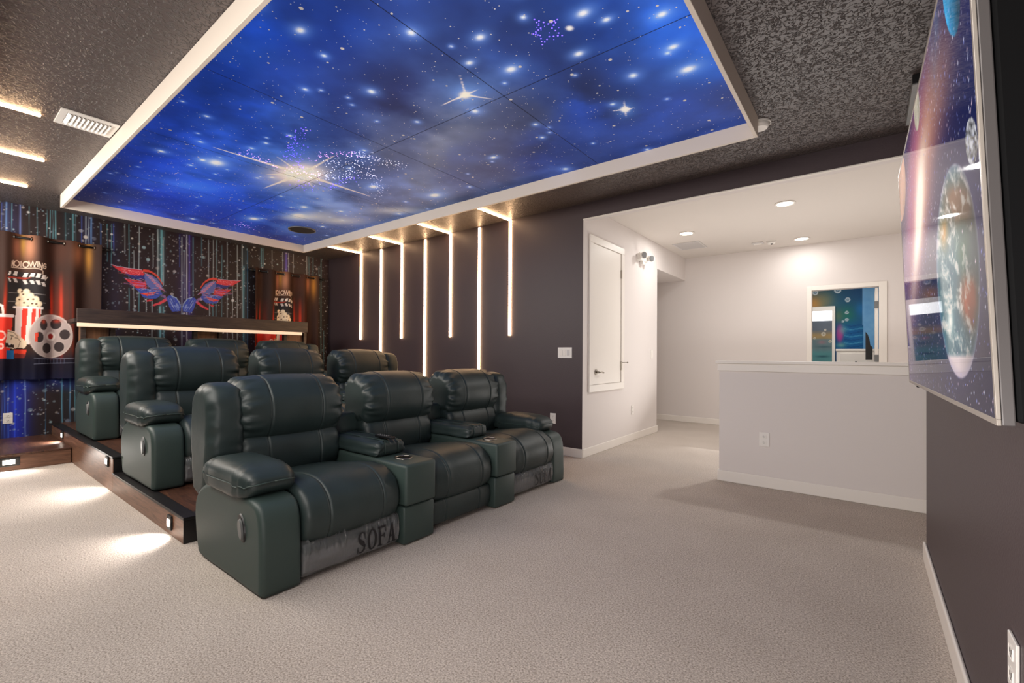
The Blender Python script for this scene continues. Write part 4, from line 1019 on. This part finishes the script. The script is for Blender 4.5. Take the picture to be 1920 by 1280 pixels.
# ================================================================== TELEVISION
def tv():
    x, y, z, yw, tl, w = 0.156, 2.8025, 1.0365, 0.0108, 0.0413, 1.6923
    h = w/1.757
    d = np.array([math.sin(yw), -math.cos(yw), 0]); n = np.array([-math.cos(yw), -math.sin(yw), 0])
    up = np.array([0, 0, 1])*math.cos(tl)+n*math.sin(tl); nn = n*math.cos(tl)-np.array([0, 0, 1])*math.sin(tl)
    o = np.array([x, y, z])
    T = lambda a, b_, c: o+d*a+up*b_+nn*c              # along the width, up, out of the face
    def tbox(bm, a0, a1, b0, b1, c0, c1, bev=0):
        b2 = box(BM(), a0, a1, b0, b1, c0, c1, bev)
        me = bpy.data.meshes.new('tmp'); b2.to_mesh(me); b2.free()
        k = len(bm.verts); bm.from_mesh(me); bpy.data.meshes.remove(me); bm.verts.ensure_lookup_table()
        for v in bm.verts[k:]: v.co = Vector(T(*v.co))
        return bm
    t = thing('television', 'large wall mounted television showing Earth and a galaxy', 'television', tuple(T(w/2, 0, 0)))
    bw, th = 0.011, 0.021
    b = BM(); tbox(b, 0, w, 0, bw, -0.004, 0.002, .001); tbox(b, 0, w, h-bw, h, -0.004, 0.002, .001); tbox(b, 0, bw, bw, h-bw, -0.004, 0.002, .001); tbox(b, w-bw, w, bw, h-bw, -0.004, 0.002, .001)
    obj('bezel', b, M['silver_light'], t)
    b = BM(); tbox(b, 0.0, w, 0.0, h, -th, -0.0045, .002); obj('side_frame', b, M['silver'], t)
    b = BM(); tbox(b, 0.06, w-0.004, 0.004, h-0.03, -th-0.066, -th-0.0005, .008); back = obj('rear_housing', b, M['deep_black'], t)
    b = BM(); tbox(b, w/2-0.25, w/2+0.25, h*0.3, h*0.7, -th-0.085, -th-0.0625); obj('wall_mount', b, M['matte_black'], t)
    p0 = T(0.22, 0, 0); b = BM(); tbox(b, 0.19, 0.23, -0.012, 0, -0.02, -0.006, .003); obj('status_light', b, M['black'], t)
    a0, a1, b0, b1 = bw, w-bw, bw, h-bw; hh = 0.003
    nu, nv = int((a1-a0)/hh), int((b1-b0)/hh); U, V = UV(a0, a1, nu, b0, b1, nv)
    P = o+U[:, None]*d+V[:, None]*up+nn*0.0008
    px, py = photo_xy(P)
    cv = Canvas(px, py, (24, 28, 66)); A = np.arange(len(px)); nz = smooth_noise(U, V, 4, 12); n2 = smooth_noise(U, V, 12, 13)
    cv.mix(A, np.clip((px-1750)/70, 0, 1)*np.clip(1-py/500, 0, 1)*.7, (20, 36, 96)); cv.mix(A, np.clip((py-350)/300, 0, 1)*.7, (36, 32, 54))
    # galaxy seen edge-on: a bright core with violet and brown haze, in panel coordinates
    gx = lambda yy: np.interp(yy, [0, 160, 300, 430, 560, 660], [1768, 1745, 1727, 1722, 1712, 1702])
    wd = lambda yy: np.interp(yy, [0, 160, 300, 430, 560, 700], [22, 20, 16, 13, 9, 7])
    g = np.abs(px-gx(py))/wd(py); band = np.exp(-((py-380)/330)**2)
    cv.mix(A, .85*np.exp(-(g/2.1)**2)*band*(.7+.5*nz), (112, 76, 130)); cv.mix(A, .7*np.exp(-((px-gx(py)-8)/wd(py)/1.6)**2)*np.exp(-((py-190)/150)**2), (150, 108, 92))
    cv.mix(A, .9*np.exp(-(g/1.2)**2)*np.exp(-((py-370)/190)**2)*(.7+.5*n2), (222, 140, 104)); core = np.exp(-(g/.62)**2)*np.exp(-((py-395)/125)**2)
    cv.mix(A, np.clip(core*1.3, 0, 1), (255, 246, 228))
    cv.mix(A, .5*np.exp(-((px-gx(py)+16)/9)**2)*np.exp(-((py-380)/200)**2), (196, 96, 150))
    cv.mix(A, .6*np.exp(-((px-1752)/9)**2)*np.exp(-((py-70)/110)**2)*n2, (90, 140, 180))
    # panel-space geometry of round things: measured ellipses
    def planet(cx, cy, rx, ry, fn, tilt=0.0):
        X = (px-cx-tilt*(py-cy))/rx; Y = (py-cy)/ry; q = np.hypot(X, Y); i = np.where(q < 1.06)[0]
        a = np.clip((1-q[i])/.02+.5, 0, 1); cv.mix(i, a, fn(X[i], Y[i], nz[i], n2[i]))
        j = np.where((q > .95) & (q < 1.25))[0]; return q
    def earth(X, Y, a, n):
        w_ = smooth_noise(X*1.2+1.0+.5*n, Y*1.6+a, 3.2, 31)[:, None]
        cl = (0.65*smooth_noise(X*1.0+Y*.9+n*.5, Y*2.0-X*.8, 4.5, 32)+0.35*smooth_noise(X*2+n, Y*3.2, 9, 33))[:, None]
        c = np.array((30, 84, 104.0))*(1-w_)+np.array((66, 120, 132.0))*w_
        g_ = lambda cx, cy, rx, ry: np.exp(-((X[:, None]-cx)/rx)**2-((Y[:, None]-cy)/ry)**2)*(0.55+1.1*w_)
        for cx, cy, rx, ry, kk, col_ in ((.46, .24, .36, .20, 1.5, (190, 84, 42)), (.15, -.62, .8, .24, 1.1, (134, 100, 80)), (.25, -.20, .34, .22, .9, (44, 104, 84)), (-.62, -.35, .2, .14, .9, (190, 140, 70)), (.55, .42, .2, .12, .8, (150, 70, 44))):
            q = np.clip(kk*g_(cx, cy, rx, ry), 0, 1); c = c*(1-q)+np.array(col_, float)*q
        cm = np.clip((cl-.50)*5.5, 0, .88); c = c*(1-cm)+np.array((222, 214, 206))*cm
        pole = np.clip((Y[:, None]-.76)/.05, 0, 1); c = c*(1-pole)+np.array((216, 196, 198))*pole
        dark = np.clip((X[:, None]+.1)*.5, 0, .62); c = c*(1-dark)
        rim = np.clip((np.hypot(X, Y)-.9)/.1, 0, 1)[:, None]*.5; return c*(1-rim)+np.array((150, 140, 170))*rim
    cv.glow(1797, 508, 46, 222, (60, 60, 110), .5, 3)
    planet(1797, 508, 40.5, 201, earth, 0.028)
    cv.glow(1782, 602, 5, 22, (255, 250, 240), .9)
    moon = lambda X, Y, a, n: np.array((206, 206, 212))*np.clip(.12+1.9*(smooth_noise(X+2, Y*1.5+2, 3.4, 41)-.18), .1, 1)[:, None]
    planet(1821.5, 265, 11.5, 44, moon, .02)
    blue = lambda X, Y, a, n: np.array((52, 146, 196))*(0.6+.8*n)[:, None]*np.clip(.85-.35*X, .35, 1.2)[:, None]
    planet(1783, -20, 16.5, 88, blue, .05)
    pinkp = lambda X, Y, a, n: np.array((196, 150, 130))*(0.7+.6*a)[:, None]
    planet(1689, 350, 9, 66, pinkp); planet(1719, 205, 5, 40, lambda X, Y, a, n: np.array((200, 190, 170))*(.6+.6*n)[:, None])
    G = cv.c.reshape(nu, nv, 3); rs = np.random.RandomState(6)
    q0 = np.hypot((px-1797-.028*(py-508))/40.5, (py-508)/201).reshape(nu, nv)
    for k in range(2300):
        i, j = rs.randint(2, nu-2), rs.randint(2, nv-2)
        if q0[i, j] < 1 and rs.rand() < .9: continue
        c = np.array(((235, 235, 255), (170, 180, 255), (255, 220, 235), (130, 140, 220))[rs.randint(4)], float); a = rs.uniform(.4, 1)
        G[i, j] = G[i, j]*(1-a)+c*a
        if rs.rand() < .3:
            for di, dj in ((1, 0), (-1, 0), (0, 1), (0, -1)): G[i+di, j+dj] = G[i+di, j+dj]*(1-a*.7)+c*a*.7
    me = grid_mesh('screen', P, nu, nv, np.clip(cv.c, 0, 255), M['screen']); link('screen', me, t)
tv()

# slim bar beside the top of the television
a = at('Z', 2.80, 1711, 160); c = at('Z', 2.80, 1699, 236)
t = thing('ceiling_bar', 'slim grey bar with a dark end hanging from the ceiling beside the television top', 'fixture', ((a[0]+c[0])/2, (a[1]+c[1])/2, 2.80))
obj('body', box(BM(), a[0], a[0]+0.09, a[1], c[1], 2.80, ZC-0.001, 0.003), M['grey_plastic'], t)
obj('end_cap', box(BM(), a[0]-0.002, a[0]+0.092, a[1]-0.02, a[1]-0.0005, 2.798, ZC-0.001, 0.003), M['black'], t)

# ================================================================== LIGHT STRIPS
ORD = ['first', 'second', 'third', 'fourth', 'fifth', 'sixth', 'last']
XS = [-6.755, -6.205, -5.685, -5.150, -4.620, -4.080, -3.560]
for k, xs in enumerate(XS):
    short = k % 2 == 0
    zb, zt = (1.395, ZC-0.004) if short else (0.76 if k != 5 else 0.90, ZC-0.016)
    hw = 0.018
    o = obj('light_strip', box(BM(), xs-hw, xs+hw, YL-0.016, YL-0.0008, zb, zt, 0.004), M['strip'], None, False,
            ('short' if short else 'long')+' glowing vertical light strip on the plum wall, '+ORD[k]+' of seven counting from the mural', 'light strip', 'vertical light strips on the plum wall')
    recentre(o)
    if short:
        o = obj('light_strip', box(BM(), xs-hw, xs+hw, FY1+0.30, YL-0.017, ZC-0.016, ZC-0.0008, 0.004), M['strip'], None, False,
                'glowing ceiling light strip meeting the top of the '+ORD[k]+' wall strip from the mural', 'light strip', 'ceiling light strips beside the galaxy panel')
        recentre(o)
for k, (xs, ye) in enumerate(((-4.706, 0.515), (-5.79, 0.66), (-6.836, 0.66))):
    o = obj('light_strip', box(BM(), xs-0.016, xs+0.016, YN+0.01, ye, ZC-0.016, ZC-0.0008, 0.004), M['strip'], None, False,
            ('glowing ceiling strip at far left, nearest the white vent', 'glowing ceiling strip at far left, middle of the three', 'glowing ceiling strip at far left, nearest the mural')[k], 'light strip', 'ceiling light strips at the left edge')
    recentre(o)

# ================================================================== VENTS, DETECTORS, DOWNLIGHTS
def vent():
    x0, x1, y0, y1 = -4.748, -4.44, 0.585, 0.905
    t = thing('ceiling_vent', 'white louvered air vent on the dark ceiling beside the panel frame', 'vent', ((x0+x1)/2, (y0+y1)/2, ZC-0.012))
    w = 0.05
    b = BM()
    for q in ((x0, x1, y0, y0+w*.8), (x0, x1, y1-w*.8, y1), (x0, x0+w, y0+w*.8, y1-w*.8), (x1-w, x1, y0+w*.8, y1-w*.8)): box(b, q[0], q[1], q[2], q[3], ZC-0.010, ZC-0.0008, 0.002)
    box(b, (x0+x1)/2-0.004, (x0+x1)/2+0.004, y0+w*.8, y1-w*.8, ZC-0.012, ZC-0.004)
    obj('frame', b, M['plate'], t)
    obj('backing', box(BM(), x0+w, x1-w, y0+w*.8, y1-w*.8, ZC-0.003, ZC-0.0008), M['slot'], t)
    xm = (x0+x1)/2
    for xa, xb in ((x0+w, xm-0.004), (xm+0.004, x1-w)):
        for k in range(10):
            yy = y0+w*.8+(y1-y0-1.6*w)*(k+.5)/10
            b = BM(); vs = [b.verts.new(p) for p in ((xa, yy-.013, ZC-.004), (xb, yy-.013, ZC-.004), (xb, yy+.009, ZC-.022), (xa, yy+.009, ZC-.022), (xa, yy-.011, ZC-.003), (xb, yy-.011, ZC-.003), (xb, yy+.011, ZC-.021), (xa, yy+.011, ZC-.021))]
            for f in ((0, 1, 2, 3), (7, 6, 5, 4), (0, 4, 5, 1), (1, 5, 6, 2), (2, 6, 7, 3), (3, 7, 4, 0)): b.faces.new([vs[i] for i in f])
            obj('louver', b, M['plate'], t)
vent()
t = thing('ceiling_vent', 'pale return air vent on the white hall ceiling', 'vent', (-2.16, 7.26, ZC-0.01))
b = BM(); x0, x1, y0, y1 = -2.36, -1.97, 7.02, 7.49
for q in ((x0, x1, y0, y0+.025), (x0, x1, y1-.025, y1), (x0, x0+.025, y0+.025, y1-.025), (x1-.025, x1, y0+.025, y1-.025)): box(b, q[0], q[1], q[2], q[3], ZC-0.009, ZC-0.0008, .002)
obj('frame', b, M['grey_white'], t)
for k in range(16):
    yy = y0+.03+(y1-y0-.06)*(k+.5)/16; obj('louver', box(BM(), x0+.025, x1-.025, yy-.008, yy+.006, ZC-.007, ZC-.0008), M['grey_white'], t)
for k, (px_, py_, lab) in enumerate(((1472, 381, 'round white downlight in the hall ceiling, nearest of the three'), (1287, 437, 'round white downlight in the hall ceiling beside the return vent'), (1503, 447, 'round white downlight in the hall ceiling close to the back wall'))):
    p = at('Z', ZC, px_, py_)
    t = thing('downlight', lab, 'ceiling light', (p[0], p[1], ZC-0.01), 'downlights in the hall ceiling')
    obj('trim_ring', ring(BM(), (p[0], p[1], ZC-0.0008), (0, 0, -1), 0.104, 0.080, 0.009, 36), M['trim'], t, True)
    obj('lens', cyl(BM(), (p[0], p[1], ZC-0.007), (p[0], p[1], ZC-0.0008), 0.081, n=36), M['can'], t)
    L = bpy.data.lights.new('downlight_lamp', 'AREA'); L.shape = 'DISK'; L.size = 0.15; L.energy = (24, 9, 5.5)[k]; L.color = (1, 0.975, 0.95)
    o = bpy.data.objects.new('downlight_lamp', L); C.objects.link(o); o.parent = t; o.location = (0, 0, -0.004)
def detector(p, label, r=0.065):
    t = thing('smoke_detector', label, 'smoke detector', (p[0], p[1], ZC-0.04))
    obj('base', cyl(BM(), (p[0], p[1], ZC-0.012), (p[0], p[1], ZC-0.0008), r, n=32), M['plate'], t, False)
    obj('cover', cyl(BM(), (p[0], p[1], ZC-0.042), (p[0], p[1], ZC-0.0125), r*0.7, r*0.94, n=32), M['plate'], t, True)
detector(at('Z', ZC, 1424, 231), 'white domed smoke detector on the dark ceiling beside the panel corner', 0.075)
p = at('Z', ZC, 1446, 452); detector(p, 'white round smoke detector on the hall ceiling with a dark sensor')
obj_ = [c for c in bpy.data.objects if c.name.startswith('smoke_detector') and c.get('label', '').endswith('sensor')][0]
b = BM(); ball(b, (p[0]+.01, p[1]-.02, ZC-.045), .016, .016, .014, 12); obj('sensor', b, M['slot'], obj_, True)
p = at('Z', ZC, 1421, 455)
t = thing('ceiling_speaker', 'small flat square cover on the hall ceiling beside the round detector', 'cover', (p[0], p[1], ZC-.02)); t.name = 'ceiling_cover'
obj('cover_plate', box(BM(), p[0]-.075, p[0]+.075, p[1]-.06, p[1]+.06, ZC-.018, ZC-.0008, .005), M['grey_white'], t)
obj('cover_rim', box(BM(), p[0]-.055, p[0]+.055, p[1]-.04, p[1]+.04, ZC-.024, ZC-.0185, .003), M['plate'], t)

# emergency light on the hall wall
t = thing('emergency_light', 'white two headed emergency light high on the hall wall', 'emergency light', (XO, 6.20, 2.45))
obj('housing', box(BM(), XO-.003, XO+.055, 6.07, 6.33, 2.475, 2.575, .01), M['plate'], t, False)
obj('foot', box(BM(), XO+.001, XO+.05, 6.17, 6.25, 2.43, 2.4745, .006), M['plate'], t)
for yy in (6.09, 6.37):
    b = cyl(BM(), (XO+.03, yy, 2.575), (XO+.05, yy-.01, 2.535), .014)
    cyl(b, (XO+.055, yy, 2.535), (XO+.115, yy-.035, 2.53), .034, .05, 20)
    hd = obj('lamp_head', b, M['plate'], t, True)
    obj('lens', cyl(BM(), (XO+.1155, yy-.035, 2.53), (XO+.119, yy-.0365, 2.5297), .042, n=20), M['grey_plastic'], hd, True)

# ================================================================== SWITCHES AND OUTLETS
def plate(ax, c, w, h, label, kind, cat, toward):
    """wall plate: ax is the wall normal axis, toward is +-1"""
    t = thing(kind, label, cat, c)
    def bx_(bm, u0, u1, z0, z1, d0, d1, bev=0.0):
        lo, hi = sorted((toward*d0, toward*d1))
        if ax == 'Y': return box(bm, c[0]+u0, c[0]+u1, c[1]+lo, c[1]+hi, c[2]+z0, c[2]+z1, bev)
        return box(bm, c[0]+lo, c[0]+hi, c[1]+u0, c[1]+u1, c[2]+z0, c[2]+z1, bev)
    obj('cover_plate', bx_(BM(), -w/2, w/2, -h/2, h/2, 0.0005, 0.007, .002), M['plate'], t)
    return t, bx_
def outlet(ax, c, label, toward):
    t, bx_ = plate(ax, c, 0.078, 0.122, label, 'power_outlet', 'outlet', toward)
    for z in (-0.026, 0.026):
        r = obj('receptacle', bx_(BM(), -.017, .017, z-.014, z+.014, .007, .0085, .002), M['plate'], t)
        b = BM(); bx_(b, -.008, -.005, z-.002, z+.008, .0085, .0092); bx_(b, .005, .008, z-.002, z+.008, .0085, .0092); bx_(b, -.002, .002, z-.010, z-.006, .0085, .0092)
        obj('slots', b, M['slot'], r)
def switch(ax, c, n, label, toward):
    t, bx_ = plate(ax, c, 0.05+0.046*n, 0.122, label, 'light_switch', 'switch', toward)
    for k in range(n):
        u = (k-(n-1)/2)*.046
        obj('rocker', bx_(BM(), u-.0165, u+.0165, -.033, .033, .007, .011, .002), M['trim'] if k < 2 else M['grey_white'], t)
p = at('Y', YL, 1059.5, 661); switch('Y', (p[0], YL, p[2]), 3, 'white three gang switch plate on the plum wall', -1)
p = at('Y', YL, 1037, 784); outlet('Y', (p[0], YL, p[2]), 'white outlet low on the plum wall behind the front sofa arm', -1)
p = at('X', XO, 1221.5, 664); switch('X', (XO, p[1], p[2]), 1, 'white single switch on the hall wall near the alcove corner', 1)
p = at('X', XO, 1185.5, 768); outlet('X', (XO, p[1], p[2]), 'white outlet low on the hall wall under the hatch door', 1)
p = at('Y', YH, 1433, 823.5); outlet('Y', (p[0], YH, p[2]), 'white outlet in the middle of the half wall', -1)
p = at('X', XM, 14.5, 784); outlet('X', (XM, p[1], p[2]), 'white outlet on the mural wall below the left curtain', 1)
p = at('X', XT, 1905, 1245); outlet('X', (XT, p[1], 0.455), 'white outlet near the viewer on the dark television wall', -1)

# ================================================================== LIGHT AND CAMERA
def area(name, loc, target, sx, sy, energy, col):
    L = bpy.data.lights.new(name, 'AREA'); L.shape = 'RECTANGLE'; L.size = sx; L.size_y = sy; L.energy = energy; L.color = col
    o = bpy.data.objects.new(name, L); C.objects.link(o); o.location = loc
    o.rotation_euler = (Vector(target)-Vector(loc)).to_track_quat('-Z', 'Y').to_euler()
    return o
area('room_key', (-2.7, YN+0.10, 2.2), (-2.6, 2.6, -0.2), 4.8, 1.1, 135, (1, 0.94, 0.88))
area('room_key_rear', (-6.3, YN+0.10, 2.2), (-6.3, 3.0, 0.6), 2.0, 1.0, 95, (1, 0.93, 0.84))
area('ceiling_bounce', (-0.35, YN+0.14, 0.55), (-0.1, 1.5, 2.857), 0.9, 0.5, 55, (1, 0.95, 0.92))
area('hall_bounce', (-0.6, 6.5, 0.30), (-0.6, 5.0, 2.857), 2.4, 1.6, 44, (1, 0.965, 0.93))
area('far_room_lamp', (-0.6, 9.6, 2.72), (-0.6, 9.6, 0), 0.8, 0.8, 22, (1, 0.98, 0.95))
w = bpy.data.worlds.new('world'); w.use_nodes = True; bpy.context.scene.world = w
w.node_tree.nodes['Background'].inputs['Color'].default_value = (0.7, 0.68, 0.66, 1); w.node_tree.nodes['Background'].inputs['Strength'].default_value = 0.15

from mathutils import Matrix
cam = bpy.data.cameras.new('camera'); co = bpy.data.objects.new('camera', cam); C.objects.link(co)
cam.sensor_fit = 'HORIZONTAL'; cam.sensor_width = 36; cam.lens = FOC/1920*36; cam.shift_y = (Y0-640)/1920; cam.clip_start = 0.02
m = Matrix.Identity(4)
for i in range(3): m[i][0], m[i][1], m[i][2], m[i][3] = R_[i], U_[i], -F_[i], EYEP[i]
co.matrix_world = m
sc = bpy.context.scene
sc.camera = co
sc.view_settings.view_transform = 'Standard'; sc.view_settings.look = 'None'; sc.view_settings.exposure = 0.0
sc.cycles.max_bounces = 8; sc.cycles.diffuse_bounces = 5; sc.cycles.sample_clamp_indirect = 6
